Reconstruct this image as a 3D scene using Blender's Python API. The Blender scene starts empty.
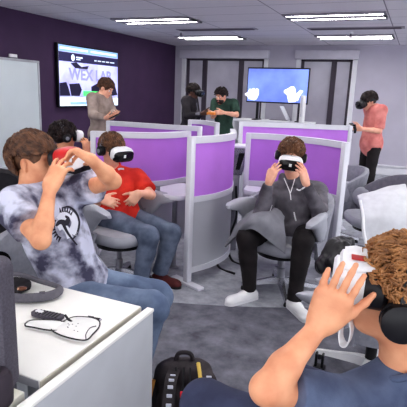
import bpy, bmesh, random
import numpy as np
from math import sin, cos, tan, atan, atan2, radians, pi, sqrt
from mathutils import Vector, Matrix, noise as mnoise

scene = bpy.context.scene
COL = scene.collection
rng = random.Random(7)

# ------------------------------------------------------------------ camera
F = 475.0
YAW = radians(23.5); PITCH = atan(111 / F); ROLL = radians(2.2)
CAM = np.array([0.0, 0.0, 1.6])
fw = np.array([-sin(YAW) * cos(PITCH), cos(YAW) * cos(PITCH), -sin(PITCH)])
_r0 = np.array([cos(YAW), sin(YAW), 0.0]); _u0 = np.cross(_r0, fw)
rt = _r0 * cos(ROLL) + _u0 * sin(ROLL); up = -_r0 * sin(ROLL) + _u0 * cos(ROLL)
RH = np.array([cos(YAW), sin(YAW), 0.0])      # horizontal right of the viewer
FH = np.array([-sin(YAW), cos(YAW), 0.0])     # horizontal away from the viewer
UZ = np.array([0.0, 0.0, 1.0])

def P(px, py, d):                              # point at depth d
    return CAM + (fw + rt * (px - 203.5) / F - up * (py - 203.5) / F) * d
def Z(px, py, z):                              # point at height z
    v = fw + rt * (px - 203.5) / F - up * (py - 203.5) / F
    return CAM + v * ((z - CAM[2]) / v[2])
def V(*a): return np.array(a, float)
def nrm(v):
    v = np.array(v, float); return v / max(np.linalg.norm(v), 1e-9)

cd = bpy.data.cameras.new('camera'); cam = bpy.data.objects.new('camera', cd); COL.objects.link(cam)
cd.sensor_width = 36; cd.lens = F / 407 * 36; cd.clip_start = 0.02
cam.matrix_world = Matrix(((rt[0], up[0], -fw[0], CAM[0]), (rt[1], up[1], -fw[1], CAM[1]),
                           (rt[2], up[2], -fw[2], CAM[2]), (0, 0, 0, 1)))
scene.camera = cam

# ------------------------------------------------------------------ materials
def lin(c):
    c = c / 255.0
    return c / 12.92 if c <= 0.04045 else ((c + 0.055) / 1.055) ** 2.4
def rgb(r, g, b): return (lin(r), lin(g), lin(b), 1.0)
MATS = {}
def mat(name, col, rough=0.6, metal=0.0, var=0.12, scale=8.0, bump=0.0, bscale=120.0, col2=None,
        emit=0.0, spec=0.4, detail=4.0, stretch=(1, 1, 1), alpha=1.0, trans=0.0, lo=0.35, hi=0.65, sheen=0.0):
    m = bpy.data.materials.new(name); m.use_nodes = True
    nt = m.node_tree; N = nt.nodes; L = nt.links
    b = N['Principled BSDF']
    b.inputs['Roughness'].default_value = rough; b.inputs['Metallic'].default_value = metal
    b.inputs['Specular IOR Level'].default_value = spec
    if sheen: b.inputs['Sheen Weight'].default_value = sheen
    if alpha < 1: b.inputs['Alpha'].default_value = alpha
    if trans: b.inputs['Transmission Weight'].default_value = trans
    tc = N.new('ShaderNodeTexCoord'); mp = N.new('ShaderNodeMapping'); mp.inputs['Scale'].default_value = stretch
    L.new(tc.outputs['Object'], mp.inputs['Vector'])
    nz = N.new('ShaderNodeTexNoise'); nz.inputs['Scale'].default_value = scale; nz.inputs['Detail'].default_value = detail
    L.new(mp.outputs['Vector'], nz.inputs['Vector'])
    rp = N.new('ShaderNodeValToRGB')
    c1 = tuple(col[:3]); c2 = tuple(col2[:3]) if col2 else tuple(c * (1 - var) for c in c1)
    if not col2: c1 = tuple(min(1, c * (1 + var * 0.5)) for c in c1)
    rp.color_ramp.elements[0].position = lo; rp.color_ramp.elements[1].position = hi
    rp.color_ramp.elements[0].color = (*c2, 1); rp.color_ramp.elements[1].color = (*c1, 1)
    L.new(nz.outputs['Fac'], rp.inputs['Fac'])
    L.new(rp.outputs['Color'], b.inputs['Base Color'])
    if emit:
        L.new(rp.outputs['Color'], b.inputs['Emission Color']); b.inputs['Emission Strength'].default_value = emit
    if bump:
        n2 = N.new('ShaderNodeTexNoise'); n2.inputs['Scale'].default_value = bscale; n2.inputs['Detail'].default_value = 3
        L.new(mp.outputs['Vector'], n2.inputs['Vector'])
        bp = N.new('ShaderNodeBump'); bp.inputs['Strength'].default_value = bump; bp.inputs['Distance'].default_value = 0.004
        L.new(n2.outputs['Fac'], bp.inputs['Height']); L.new(bp.outputs['Normal'], b.inputs['Normal'])
    MATS[name] = m
    return m

# ------------------------------------------------------------------ object helpers
def tag(o, label=None, cat=None, group=None, kind=None):
    if label: o['label'] = label
    if cat: o['category'] = cat
    if group: o['group'] = group
    if kind: o['kind'] = kind
    return o
def empty(name, loc, label, cat, group=None, rotz=0.0):
    o = bpy.data.objects.new(name, None); COL.objects.link(o); o.empty_display_size = 0.1
    o.location = tuple(loc); o.rotation_euler = (0, 0, rotz)
    return tag(o, label, cat, group)
def world_loc(o):
    v = np.zeros(3)
    while o is not None:
        v = v + np.array(o.location); o = o.parent
    return v
class MB:                                         # mesh collector
    def __init__(s): s.v = []; s.f = []
    def add(s, vs, fs):
        n = len(s.v); s.v += [tuple(float(c) for c in v) for v in vs]; s.f += [tuple(i + n for i in f) for f in fs]
        return s
    def xf(s, M, off=(0, 0, 0)):                  # transform everything by rows-of-axes matrix (3 axes as columns)
        M = np.array(M, float); s.v = [tuple(M @ np.array(v) + np.array(off)) for v in s.v]; return s
    def build(s, name, m, parent=None, smooth=True, world=False, label=None):
        vs = np.array(s.v, float).reshape(-1, 3)
        if world and parent is not None: vs = vs - world_loc(parent)
        me = bpy.data.meshes.new(name); me.from_pydata(vs.tolist(), [], s.f)
        bm = bmesh.new(); bm.from_mesh(me); bmesh.ops.recalc_face_normals(bm, faces=bm.faces); bm.to_mesh(me); bm.free()
        if smooth:
            me.polygons.foreach_set('use_smooth', [True] * len(me.polygons))
            try: me.set_sharp_from_angle(angle=radians(38))
            except Exception: pass
        me.materials.append(m)
        o = bpy.data.objects.new(name, me); COL.objects.link(o)
        if parent is not None: o.parent = parent
        if label: o['label'] = label
        return o
    def box(s, c, size, bev=0.0, seg=2, R=None):
        bm = bmesh.new(); bmesh.ops.create_cube(bm, size=1.0)
        for v in bm.verts: v.co = Vector((v.co.x * size[0], v.co.y * size[1], v.co.z * size[2]))
        if bev: bmesh.ops.bevel(bm, geom=bm.edges[:], offset=bev, segments=seg, affect='EDGES', profile=0.5)
        bm.verts.index_update()
        vs = [np.array(v.co) for v in bm.verts]
        if R is not None: vs = [np.array(R, float) @ v for v in vs]
        s.add([v + np.array(c, float) for v in vs], [[v.index for v in f.verts] for f in bm.faces]); bm.free(); return s
    def rings(s, rings, cap=True, closed=True):   # list of rings of equal length
        n = len(rings[0]); vs = [p for r in rings for p in r]; fs = []
        for i in range(len(rings) - 1):
            for j in range(n if closed else n - 1):
                a = i * n + j; b = i * n + (j + 1) % n
                fs.append((a, b, b + n, a + n))
        if cap: fs.append(tuple(range(n))[::-1]); fs.append(tuple((len(rings) - 1) * n + k for k in range(n)))
        return s.add(vs, fs)
    def tube(s, pts, r, n=8, cap=True):
        pts = [np.array(p, float) for p in pts]; rr = r if hasattr(r, '__len__') else [r] * len(pts)
        rings = []; prev = None
        for i, p in enumerate(pts):
            t = nrm(pts[min(i + 1, len(pts) - 1)] - pts[max(i - 1, 0)])
            if prev is None:
                a = V(0, 0, 1) if abs(t[2]) < 0.9 else V(1, 0, 0)
                prev = nrm(np.cross(t, a))
            prev = nrm(prev - t * (prev @ t)); b = np.cross(t, prev)
            rings.append([p + (prev * cos(2 * pi * k / n) + b * sin(2 * pi * k / n)) * rr[i] for k in range(n)])
        return s.rings(rings, cap)
    def cyl(s, a, b, r, r2=None, n=20): return s.tube([a, b], [r, r if r2 is None else r2], n)
    def lathe(s, c, prof, n=24, R=None):          # profile of (radius, z)
        rings = []
        for r, z in prof:
            ring = [V(r * cos(2 * pi * k / n), r * sin(2 * pi * k / n), z) for k in range(n)]
            if R is not None: ring = [np.array(R, float) @ p for p in ring]
            rings.append([p + np.array(c, float) for p in ring])
        return s.rings(rings)
    def superloft(s, sections, n=28, e=3.0):      # sections of (y, hx, hz, zc): superellipse rings along local y
        rings = []
        for y, hx, hz, zc in sections:
            ring = []
            for k in range(n):
                t = 2 * pi * k / n; c_, s_ = cos(t), sin(t)
                ring.append(V(hx * np.sign(c_) * abs(c_) ** (2 / e), y, zc + hz * np.sign(s_) * abs(s_) ** (2 / e)))
            rings.append(ring)
        return s.rings(rings)
    def sweep(s, path, z0, z1, th, closed=False, lean=0.0):  # upright slab along a plan path; z0,z1 numbers or lists
        n = len(path); path = [np.array(p[:2], float) for p in path]
        z0 = z0 if hasattr(z0, '__len__') else [z0] * n; z1 = z1 if hasattr(z1, '__len__') else [z1] * n
        rings = []
        for i in range(n):
            t = path[min(i + 1, n - 1)] - path[max(i - 1, 0)]; t = t / max(np.linalg.norm(t), 1e-9)
            nn = V(t[1], -t[0]) * th / 2
            p = path[i]; l = V(t[1], -t[0]) * lean
            rings.append([(*(p - nn), z0[i]), (*(p + nn), z0[i]), (*(p + nn + l), z1[i]), (*(p - nn + l), z1[i])])
        return s.rings(rings)

def catmull(pts, m=8):
    pts = [np.array(p, float) for p in pts]
    if len(pts) < 3: return [pts[0] + (pts[-1] - pts[0]) * i / m for i in range(m + 1)]
    q = [2 * pts[0] - pts[1]] + pts + [2 * pts[-1] - pts[-2]]; out = []
    for i in range(1, len(q) - 2):
        for j in range(m):
            t = j / m
            out.append(0.5 * (2 * q[i] + (q[i + 1] - q[i - 1]) * t + (2 * q[i - 1] - 5 * q[i] + 4 * q[i + 1] - q[i + 2]) * t * t
                              + (3 * q[i] - q[i - 1] - 3 * q[i + 1] + q[i + 2]) * t ** 3))
    out.append(pts[-1]); return out

# ------------------------------------------------------------------ implicit-surface modelling (bodies, cloth, soft things)
class SDF:
    def __init__(s, res): s.res = res; s.ops = []
    def cone(s, a, b, ra, rb, k=0.02, cap=False): s.ops.append(('c', np.array(a, float), np.array(b, float), ra, rb, k, cap)); return s
    def ball(s, a, r, k=0.02): return s.ell(a, np.eye(3), (r, r, r), k)
    def ell(s, c, ax, rad, k=0.02): s.ops.append(('e', np.array(c, float), np.array(ax, float), np.array(rad, float), 0, k)); return s
    def chain(s, pts, rs, k=0.02):
        for i in range(len(pts) - 1): s.cone(pts[i], pts[i + 1], rs[i], rs[i + 1], k)
        return s
    def cut(s, p, n, reach, k=0.004): s.ops.append(('x', np.array(p, float), nrm(n), reach, 0, k)); return s
    def sub(s, c, ax, rad, k=0.01): s.ops.append(('s', np.array(c, float), np.array(ax, float), np.array(rad, float), 0, k)); return s
    def mesh(s, off=(0, 0, 0)):
        lo = np.full(3, 1e9); hi = -lo
        for o in s.ops:
            if o[0] == 'c':
                lo = np.minimum(lo, np.minimum(o[1] - o[3], o[2] - o[4])); hi = np.maximum(hi, np.maximum(o[1] + o[3], o[2] + o[4]))
            if o[0] == 'e':
                e = np.sqrt(((o[2] * o[3][:, None]) ** 2).sum(0)); lo = np.minimum(lo, o[1] - e); hi = np.maximum(hi, o[1] + e)
        h = s.res; lo = lo - 4 * h; n = np.ceil((hi + 4 * h - lo) / h).astype(int) + 1
        Fd = np.full(n, 0.2, np.float32)
        def sl(a, b):
            i0 = np.clip(np.floor((a - lo) / h).astype(int), 0, n); i1 = np.clip(np.ceil((b - lo) / h).astype(int) + 1, 0, n)
            if (i1 <= i0).any(): return None, None
            g = np.meshgrid(*[lo[q] + h * np.arange(i0[q], i1[q]) for q in range(3)], indexing='ij')
            return (slice(i0[0], i1[0]), slice(i0[1], i1[1]), slice(i0[2], i1[2])), np.stack(g, -1)
        def elld(X, o):
            q = (X - o[1]) @ o[2].T
            k0 = np.sqrt(((q / o[3]) ** 2).sum(-1)); k1 = np.sqrt(((q / o[3] ** 2) ** 2).sum(-1))
            return k0 * (k0 - 1) / np.maximum(k1, 1e-9)
        for o in s.ops:
            k = o[5]; mg = k + 3 * h
            if o[0] == 'c':
                a, b, ra, rb = o[1:5]
                S, X = sl(np.minimum(a - ra, b - rb) - mg, np.maximum(a + ra, b + rb) + mg)
                if S is None: continue
                ab = b - a; t = np.clip(((X - a) @ ab) / max(ab @ ab, 1e-12), 0, 1)
                d = np.linalg.norm(X - a - t[..., None] * ab, axis=-1) - (ra + (rb - ra) * t)
                if o[6]: d = np.maximum(d, (X - b) @ nrm(ab))
            elif o[0] in 'es':
                e = np.sqrt(((o[2] * o[3][:, None]) ** 2).sum(0))
                S, X = sl(o[1] - e - mg, o[1] + e + mg)
                if S is None: continue
                d = elld(X, o)
            elif o[0] == 'x':
                S, X = sl(o[1] - o[3], o[1] + o[3])
                if S is None: continue
                d = (X - o[1]) @ o[2]
                rad = np.linalg.norm(X - o[1], axis=-1) - o[3]
                Fd[S] = np.where(rad < 0, np.maximum(Fd[S], d), Fd[S]); continue
            g = Fd[S]
            if o[0] == 's':
                d = -d; hh = np.maximum(k - np.abs(g - d), 0) / k; Fd[S] = np.maximum(g, d) + hh * hh * k / 4
            else:
                hh = np.maximum(k - np.abs(g - d), 0) / k; Fd[S] = np.minimum(g, d) - hh * hh * k / 4
        Fd[0] = Fd[-1] = 0.1; Fd[:, 0] = Fd[:, -1] = 0.1; Fd[:, :, 0] = Fd[:, :, -1] = 0.1
        ins = Fd < 0
        c = [ins[dx:n[0] - 1 + dx, dy:n[1] - 1 + dy, dz:n[2] - 1 + dz] for dx in (0, 1) for dy in (0, 1) for dz in (0, 1)]
        tot = sum(q.astype(np.int8) for q in c); act = (tot > 0) & (tot < 8)
        I = np.argwhere(act); idx = np.full(act.shape, -1, np.int64); idx[act] = np.arange(len(I))
        cor = [(dx, dy, dz) for dx in (0, 1) for dy in (0, 1) for dz in (0, 1)]
        val = np.stack([Fd[I[:, 0] + q[0], I[:, 1] + q[1], I[:, 2] + q[2]] for q in cor], 1)
        acc = np.zeros((len(I), 3)); cnt = np.zeros(len(I))
        for i in range(8):
            for j in range(i + 1, 8):
                if sum(abs(cor[i][q] - cor[j][q]) for q in range(3)) != 1: continue
                m = (val[:, i] < 0) != (val[:, j] < 0)
                t = np.where(m, val[:, i] / np.where(m, val[:, i] - val[:, j], 1), 0)
                pos = np.array(cor[i]) + t[:, None] * (np.array(cor[j]) - np.array(cor[i]))
                acc += np.where(m[:, None], pos, 0); cnt += m
        vs = lo + h * (I + acc / cnt[:, None])
        quads = []
        for ax in range(3):
            a0 = [slice(None)] * 3; a1 = [slice(None)] * 3; a0[ax] = slice(0, -1); a1[ax] = slice(1, None)
            e = ins[tuple(a0)] != ins[tuple(a1)]
            E = np.argwhere(e); u, w = (ax + 1) % 3, (ax + 2) % 3
            ok = (E[:, u] > 0) & (E[:, w] > 0) & (E[:, u] < n[u] - 1) & (E[:, w] < n[w] - 1); E = E[ok]
            fl = ins[E[:, 0], E[:, 1], E[:, 2]]
            def cell(du, dw):
                q = E.copy(); q[:, u] += du; q[:, w] += dw; return idx[q[:, 0], q[:, 1], q[:, 2]]
            Q = np.stack([cell(-1, -1), cell(0, -1), cell(0, 0), cell(-1, 0)], 1)
            Q = np.where(fl[:, None], Q, Q[:, ::-1]); quads.append(Q)
        Q = np.concatenate(quads); Q = Q[(Q >= 0).all(1)]
        # light smoothing
        for _ in range(2):
            acc = np.zeros_like(vs); cnt = np.zeros(len(vs))
            for a in range(4):
                np.add.at(acc, Q[:, a], vs[Q[:, (a + 1) % 4]]); np.add.at(cnt, Q[:, a], 1)
                np.add.at(acc, Q[:, a], vs[Q[:, (a + 3) % 4]]); np.add.at(cnt, Q[:, a], 1)
            vs = vs * 0.5 + 0.5 * acc / np.maximum(cnt, 1)[:, None]
        return vs - np.array(off), Q

def quad_mesh(name, vs, Q, m, parent=None, label=None):
    me = bpy.data.meshes.new(name)
    me.vertices.add(len(vs)); me.vertices.foreach_set('co', vs.astype(np.float32).ravel())
    me.loops.add(Q.size); me.loops.foreach_set('vertex_index', Q.astype(np.int32).ravel())
    me.polygons.add(len(Q)); me.polygons.foreach_set('loop_start', np.arange(0, Q.size, 4, dtype=np.int32))
    me.update(calc_edges=True); me.validate()
    me.polygons.foreach_set('use_smooth', [True] * len(me.polygons))
    me.materials.append(m)
    o = bpy.data.objects.new(name, me); COL.objects.link(o)
    if parent is not None: o.parent = parent
    if label: o['label'] = label
    return o
def vnormals(vs, Q):
    fn = np.cross(vs[Q[:, 2]] - vs[Q[:, 0]], vs[Q[:, 3]] - vs[Q[:, 1]]); N = np.zeros_like(vs)
    for a in range(4): np.add.at(N, Q[:, a], fn)
    return N / np.maximum(np.linalg.norm(N, axis=1), 1e-12)[:, None]
def vnoise(X, seed=0, oct=3):                    # cheap smooth numpy noise: sums of rotated sine products
    r = np.random.RandomState(seed); out = np.zeros(len(X))
    for o in range(oct):
        a = 2.0 ** o
        for _ in range(3):
            d1, d2 = r.randn(3), r.randn(3); d1 /= np.linalg.norm(d1); d2 /= np.linalg.norm(d2)
            out += np.sin(X @ d1 * a + r.rand() * 6.28) * np.sin(X @ d2 * a * 1.3 + r.rand() * 6.28 + 1.5 * np.sin(X @ d2 * a * 0.5)) / (a ** 0.7)
    return out / 3
def sdf_obj(name, sd, m, parent=None, wrinkle=0.0, freq=(14, 14, 14), seed=1, loc=None, label=None, fold=None):
    vs, Q = sd.mesh()
    if wrinkle:
        N = vnormals(vs, Q); a = vnoise(vs * np.array(freq), seed, 3)
        a = np.sign(a) * np.abs(a) ** 0.8
        vs = vs + N * (a * wrinkle)[:, None]
    off = world_loc(parent) if parent is not None else (np.zeros(3) if loc is None else np.array(loc, float))
    o = quad_mesh(name, vs - off, Q, m, parent, label)
    if parent is None and loc is not None: o.location = tuple(loc)
    return o
# ------------------------------------------------------------------ the room
XL, YB, ZC = -5.7, 11.0, 2.7
def struct(name, mb, m, parent=None, smooth=False):
    o = mb.build(name, m, parent, smooth)
    if parent is None: o['kind'] = 'structure'
    return o
# carpet: two greys meeting along a gentle arc
def carpet():
    m = bpy.data.materials.new('carpet'); m.use_nodes = True; nt = m.node_tree; N = nt.nodes; L = nt.links; b = N['Principled BSDF']
    b.inputs['Roughness'].default_value = 0.9; b.inputs['Specular IOR Level'].default_value = 0.25
    g = N.new('ShaderNodeNewGeometry')
    c = Z(240, 306.5, 0); ctr = c + FH * 5.0
    d = N.new('ShaderNodeVectorMath'); d.operation = 'DISTANCE'; d.inputs[1].default_value = (ctr[0], ctr[1], 0)
    L.new(g.outputs['Position'], d.inputs[0])
    gt = N.new('ShaderNodeMath'); gt.operation = 'GREATER_THAN'; gt.inputs[1].default_value = 5.0
    L.new(d.outputs['Value'], gt.inputs[0])
    def ramp(scale, a, c_, det=6, lo=.3, hi=.7):
        n = N.new('ShaderNodeTexNoise'); n.inputs['Scale'].default_value = scale; n.inputs['Detail'].default_value = det; n.inputs['Roughness'].default_value = .65
        L.new(g.outputs['Position'], n.inputs['Vector'])
        r = N.new('ShaderNodeValToRGB'); r.color_ramp.elements[0].position = lo; r.color_ramp.elements[1].position = hi
        r.color_ramp.elements[0].color = a; r.color_ramp.elements[1].color = c_
        L.new(n.outputs['Fac'], r.inputs['Fac']); return r
    light = ramp(9, rgb(142, 144, 152), rgb(186, 188, 196)); dark = ramp(6.5, rgb(84, 84, 94), rgb(134, 134, 144))
    mx = N.new('ShaderNodeMix'); mx.data_type = 'RGBA'
    L.new(gt.outputs[0], mx.inputs['Factor']); L.new(light.outputs[0], mx.inputs[6]); L.new(dark.outputs[0], mx.inputs[7])
    L.new(mx.outputs[2], b.inputs['Base Color'])
    n = N.new('ShaderNodeTexNoise'); n.inputs['Scale'].default_value = 350
    L.new(g.outputs['Position'], n.inputs['Vector'])
    bp = N.new('ShaderNodeBump'); bp.inputs['Strength'].default_value = .25; bp.inputs['Distance'].default_value = .003
    L.new(n.outputs['Fac'], bp.inputs['Height']); L.new(bp.outputs['Normal'], b.inputs['Normal'])
    return m
def ceiling_mat():
    m = bpy.data.materials.new('ceiling_tiles'); m.use_nodes = True; nt = m.node_tree; N = nt.nodes; L = nt.links; b = N['Principled BSDF']
    b.inputs['Roughness'].default_value = 0.9
    g = N.new('ShaderNodeNewGeometry'); sx = N.new('ShaderNodeSeparateXYZ'); L.new(g.outputs['Position'], sx.inputs[0])
    outs = []
    for ch, off, per, w in (('X', -4.72, 1.4, .014), ('Y', 6.75, .6, .012)):
        a = N.new('ShaderNodeMath'); a.operation = 'SUBTRACT'; a.inputs[1].default_value = off - per * 20 - w / 2; L.new(sx.outputs[ch], a.inputs[0])
        q = N.new('ShaderNodeMath'); q.operation = 'MODULO'; q.inputs[1].default_value = per; L.new(a.outputs[0], q.inputs[0])
        l = N.new('ShaderNodeMath'); l.operation = 'LESS_THAN'; l.inputs[1].default_value = w; L.new(q.outputs[0], l.inputs[0]); outs.append(l)
    mxm = N.new('ShaderNodeMath'); mxm.operation = 'MAXIMUM'; L.new(outs[0].outputs[0], mxm.inputs[0]); L.new(outs[1].outputs[0], mxm.inputs[1])
    n = N.new('ShaderNodeTexNoise'); n.inputs['Scale'].default_value = 60; n.inputs['Detail'].default_value = 6; L.new(g.outputs['Position'], n.inputs['Vector'])
    r = N.new('ShaderNodeValToRGB'); r.color_ramp.elements[0].color = rgb(208, 205, 214); r.color_ramp.elements[1].color = rgb(230, 227, 234); L.new(n.outputs['Fac'], r.inputs['Fac'])
    mx = N.new('ShaderNodeMix'); mx.data_type = 'RGBA'; L.new(mxm.outputs[0], mx.inputs['Factor']); L.new(r.outputs[0], mx.inputs[6])
    mx.inputs[7].default_value = rgb(140, 136, 150); L.new(mx.outputs[2], b.inputs['Base Color'])
    bp = N.new('ShaderNodeBump'); bp.inputs['Strength'].default_value = .4; bp.inputs['Distance'].default_value = .006; bp.invert = True
    L.new(mxm.outputs[0], bp.inputs['Height']); L.new(bp.outputs['Normal'], b.inputs['Normal'])
    return m
M_purple_wall = mat('purple_wall', rgb(74, 52, 84), .7, var=.08, scale=3, bump=.1, bscale=200)
M_back_wall = mat('lavender_wall', rgb(190, 186, 200), .7, var=.05, scale=2, bump=.1, bscale=200)
M_white_trim = mat('white_trim', rgb(226, 226, 232), .5, var=.04)
M_dark_frame = mat('dark_window_frame', rgb(74, 66, 78), .45, var=.08)
M_white_glow = mat('daylight_glass', rgb(186, 184, 196), .25, var=.10, scale=1.2, col2=rgb(164, 160, 174), emit=.12)
M_lamp = mat('lamp_diffuser', rgb(255, 253, 250), .5, var=0.0, emit=26.0)
M_louver = mat('lamp_frame', rgb(150, 146, 156), .5, var=.05)
M_dark = mat('dark_slot', rgb(88, 80, 92), .6, var=.1)

XR, YF = 4.2, -2.6
struct('floor', MB().box(((XL + XR) / 2, (YF + YB) / 2, -.05), (XR - XL + .4, YB - YF + .4, .1)), carpet())
struct('ceiling', MB().box(((XL + XR) / 2, (YF + YB) / 2, ZC + .05), (XR - XL + .4, YB - YF + .4, .1)), ceiling_mat())
struct('wall_left', MB().box((XL - .05, (YF + YB) / 2, ZC / 2), (.1, YB - YF + .2, ZC)), M_purple_wall)
# back wall with two window openings (solid strips around them)
W1 = (-5.35, -3.75); W2 = (-2.1, -1.0)   # x spans, filled in below
W1x0 = float(P(184, 100, 1)[0]); 
def backx(px, py):
    v = P(px, py, 1) - CAM; return float(CAM[0] + v[0] * (YB - CAM[1]) / v[1])
def backz(px, py):
    v = P(px, py, 1) - CAM; return float(CAM[2] + v[2] * (YB - CAM[1]) / v[1])
w1 = (backx(185, 100), backx(262, 100)); w2 = (backx(298, 100), backx(349, 100))
wz0, wz1 = .74, 2.42
bw = MB()
xs = [XL - .1, w1[0], w1[1], w2[0], w2[1], XR + .1]
for i in (0, 2, 4): bw.box(((xs[i] + xs[i + 1]) / 2, YB + .06, ZC / 2), (xs[i + 1] - xs[i], .12, ZC))
for a in (w1, w2):
    bw.box(((a[0] + a[1]) / 2, YB + .06, wz0 / 2), (a[1] - a[0], .12, wz0))
    bw.box(((a[0] + a[1]) / 2, YB + .06, (ZC + wz1) / 2), (a[1] - a[0], .12, ZC - wz1))
struct('wall_back', bw, M_back_wall)
def window(name, a, mulls):
    g = struct(name, MB().box(((a[0] + a[1]) / 2, YB + .1, (wz0 + wz1) / 2), (a[1] - a[0], .012, wz1 - wz0)), M_white_glow)
    fr = MB(); t = .06
    fr.box(((a[0] + a[1]) / 2, YB + .07, wz1 - t / 2), (a[1] - a[0], .05, t)).box(((a[0] + a[1]) / 2, YB + .07, wz0 + t / 2), (a[1] - a[0], .05, t))
    for x in (a[0] + t / 2, a[1] - t / 2): fr.box((x, YB + .07, (wz0 + wz1) / 2), (t, .05, wz1 - wz0))
    fr.build('window_frame', M_dark_frame, g, False)
    for x in mulls: MB().box((x, YB + .065, (wz0 + wz1) / 2), (.11, .06, wz1 - wz0 - .1)).build('mullion', M_dark_frame, g, False)
    cas = MB(); q = .05
    cas.box((a[0] - q, YB - .015, (wz0 + wz1) / 2), (.1, .03, wz1 - wz0 + .1)).box((a[1] + q, YB - .015, (wz0 + wz1) / 2), (.1, .03, wz1 - wz0 + .1))
    cas.build('casing', M_white_trim, g, False)
    MB().box(((a[0] + a[1]) / 2, YB - .04, wz0 - .03), (a[1] - a[0] + .3, .16, .05), .008).build('window_sill', M_dark_frame, g, False)
    MB().box(((a[0] + a[1]) / 2, YB - .07, wz1 + .075), (a[1] - a[0] + .24, .14, .19), .015).build('valance', mat(name + '_valance', rgb(206, 203, 214), .6, var=.04), g, True)
window('window_1', w1, [backx(203, 95), backx(239, 95)])
window('window_2', w2, [backx(331, 95)])
bb = MB().box(((w2[1] + XR) / 2 + .2, YB - .02, .09), (XR - w2[1] - .4, .04, .18), .006).box(((w2[1] + XR) / 2 + .2, YB - .035, .2), (XR - w2[1] - .4, .07, .03), .006)
struct('baseboard_back', bb, M_white_trim)
struct('baseboard_left', MB().box((XL + .01, (YF + YB) / 2, .06), (.02, YB - YF, .12), .004), M_dark)

# ceiling fixtures: each a frame with two long diffusers
def fixture(x, y, label, group='recessed ceiling lights'):
    t = empty('ceiling_light', (x, y, ZC), label, 'light', group)
    w, d = 1.36, .56
    fr = MB()
    for yy in (-d / 2 + .035, 0, d / 2 - .035): fr.box((0, yy, -.012), (w, .09 if yy else .22, .024), .003)
    for xx in (-w / 2 + .015, w / 2 - .015): fr.box((xx, 0, -.012), (.03, d, .024), .003)
    fr.build('frame', M_louver, t)
    for yy in (-.16, .16): MB().box((0, yy, -.010), (w - .06, .10, .014), .003).build('diffuser', M_lamp, t)
    return t
for x, y, l in ((-4.02, 7.06, 'ceiling light panel nearest the purple wall, in the nearer row'), (-1.22, 7.12, 'ceiling light panel in the nearer row, upper right of the photo'),
                (-4.06, 9.36, 'small far ceiling light panel above the window with the two chatting men'), (-1.24, 9.5, 'far ceiling light panel above the right window'),
                ): fixture(x, y, l)
for x in (-4.02, -1.22, 1.58):
    for y in (4.6, 2.2, -.3): fixture(x, y, 'ceiling light panel nearer than the top edge of the photo')
for y in (7.1, 9.5): fixture(1.58, y, 'ceiling light panel right of the photo edge')
for x, y, l in ((-3.45, 8.2, 'long dark ceiling air slot between the left light panels'), (-1.1, 8.35, 'long dark ceiling air slot between the right light panels')):
    t = empty('ceiling_vent', (x, y, ZC), l, 'vent', 'ceiling air slots')
    MB().box((0, 0, -.006), (1.5, .2, .012), .003).build('frame', M_louver, t)
    for k in (-.05, 0, .05): MB().box((0, k, -.014), (1.4, .028, .012)).build('slot', M_dark, t)
for px, py, l in ((181, 31, 'small sprinkler head between the left ceiling lights'), (351, 32, 'small sprinkler head beside the right far ceiling light')):
    p = Z(px, py + .5, ZC); t = empty('sprinkler_head', p, l, 'sprinkler', 'ceiling sprinklers')
    MB().lathe((0, 0, 0), [(.05, 0), (.05, -.012), (.02, -.02)]).build('flange', M_white_trim, t)
    MB().lathe((0, 0, 0), [(.012, -.015), (.012, -.06), (.035, -.065), (.035, -.07)]).build('deflector', M_dark, t)

# light from the open side of the room
w = bpy.data.worlds.new('world'); scene.world = w; w.use_nodes = True
w.node_tree.nodes['Background'].inputs['Color'].default_value = (.93, .95, 1.0, 1); w.node_tree.nodes['Background'].inputs['Strength'].default_value = 1.95
scene.view_settings.view_transform = 'Standard'; scene.view_settings.look = 'Medium High Contrast'
# ------------------------------------------------------------------ furniture materials
M_frame = mat('pale_grey_frame', rgb(218, 218, 226), .45, var=.03)
M_purple = mat('purple_screen_fabric', rgb(196, 130, 228), .8, var=.07, scale=3, bump=.2, bscale=500)
M_panel = mat('grey_panel', rgb(188, 189, 197), .5, var=.04, scale=2)
M_top = mat('grey_laminate', rgb(214, 214, 222), .4, var=.03)
M_white_lam = mat('white_laminate', rgb(246, 245, 240), .35, var=.02)
M_cream = mat('cream_edge', rgb(206, 201, 186), .5, var=.04)
M_desk_side = mat('desk_side_grey', rgb(198, 201, 206), .5, var=.03)
M_chair = mat('chair_grey_fabric', rgb(150, 151, 160), .85, var=.12, scale=30, bump=.25, bscale=400)
M_chair_dark = mat('chair_dark_grey_fabric', rgb(112, 110, 120), .85, var=.12, scale=30, bump=.25, bscale=400)
M_pad = mat('pale_grey_armrest', rgb(172, 173, 182), .6, var=.05, scale=20)
M_alu = mat('polished_metal', rgb(190, 190, 198), .25, metal=.85, var=.05)
M_steel = mat('brushed_steel', rgb(160, 160, 168), .35, metal=.7, var=.1, scale=30)
M_black = mat('black_plastic', rgb(30, 29, 33), .4, var=.15, scale=20)
M_black_fab = mat('black_fabric', rgb(38, 35, 40), .85, var=.25, scale=25, bump=.3, bscale=300)
M_charcoal = mat('charcoal_weave', rgb(92, 88, 98), .85, var=.18, scale=160, bump=.5, bscale=260)
M_white_pl = mat('white_plastic', rgb(240, 240, 242), .35, var=.02)
M_gloss_black = mat('glossy_black', rgb(22, 22, 25), .15, var=.1)
M_white_cloth = mat('pale_cloth', rgb(214, 215, 220), .85, var=.08, scale=12, bump=.3, bscale=200)
M_grey_cloth = mat('grey_cloth', rgb(132, 132, 140), .85, var=.12, scale=14, bump=.3, bscale=250)
M_leather = mat('black_leather', rgb(34, 32, 36), .35, var=.2, scale=15, bump=.3, bscale=120)

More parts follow.
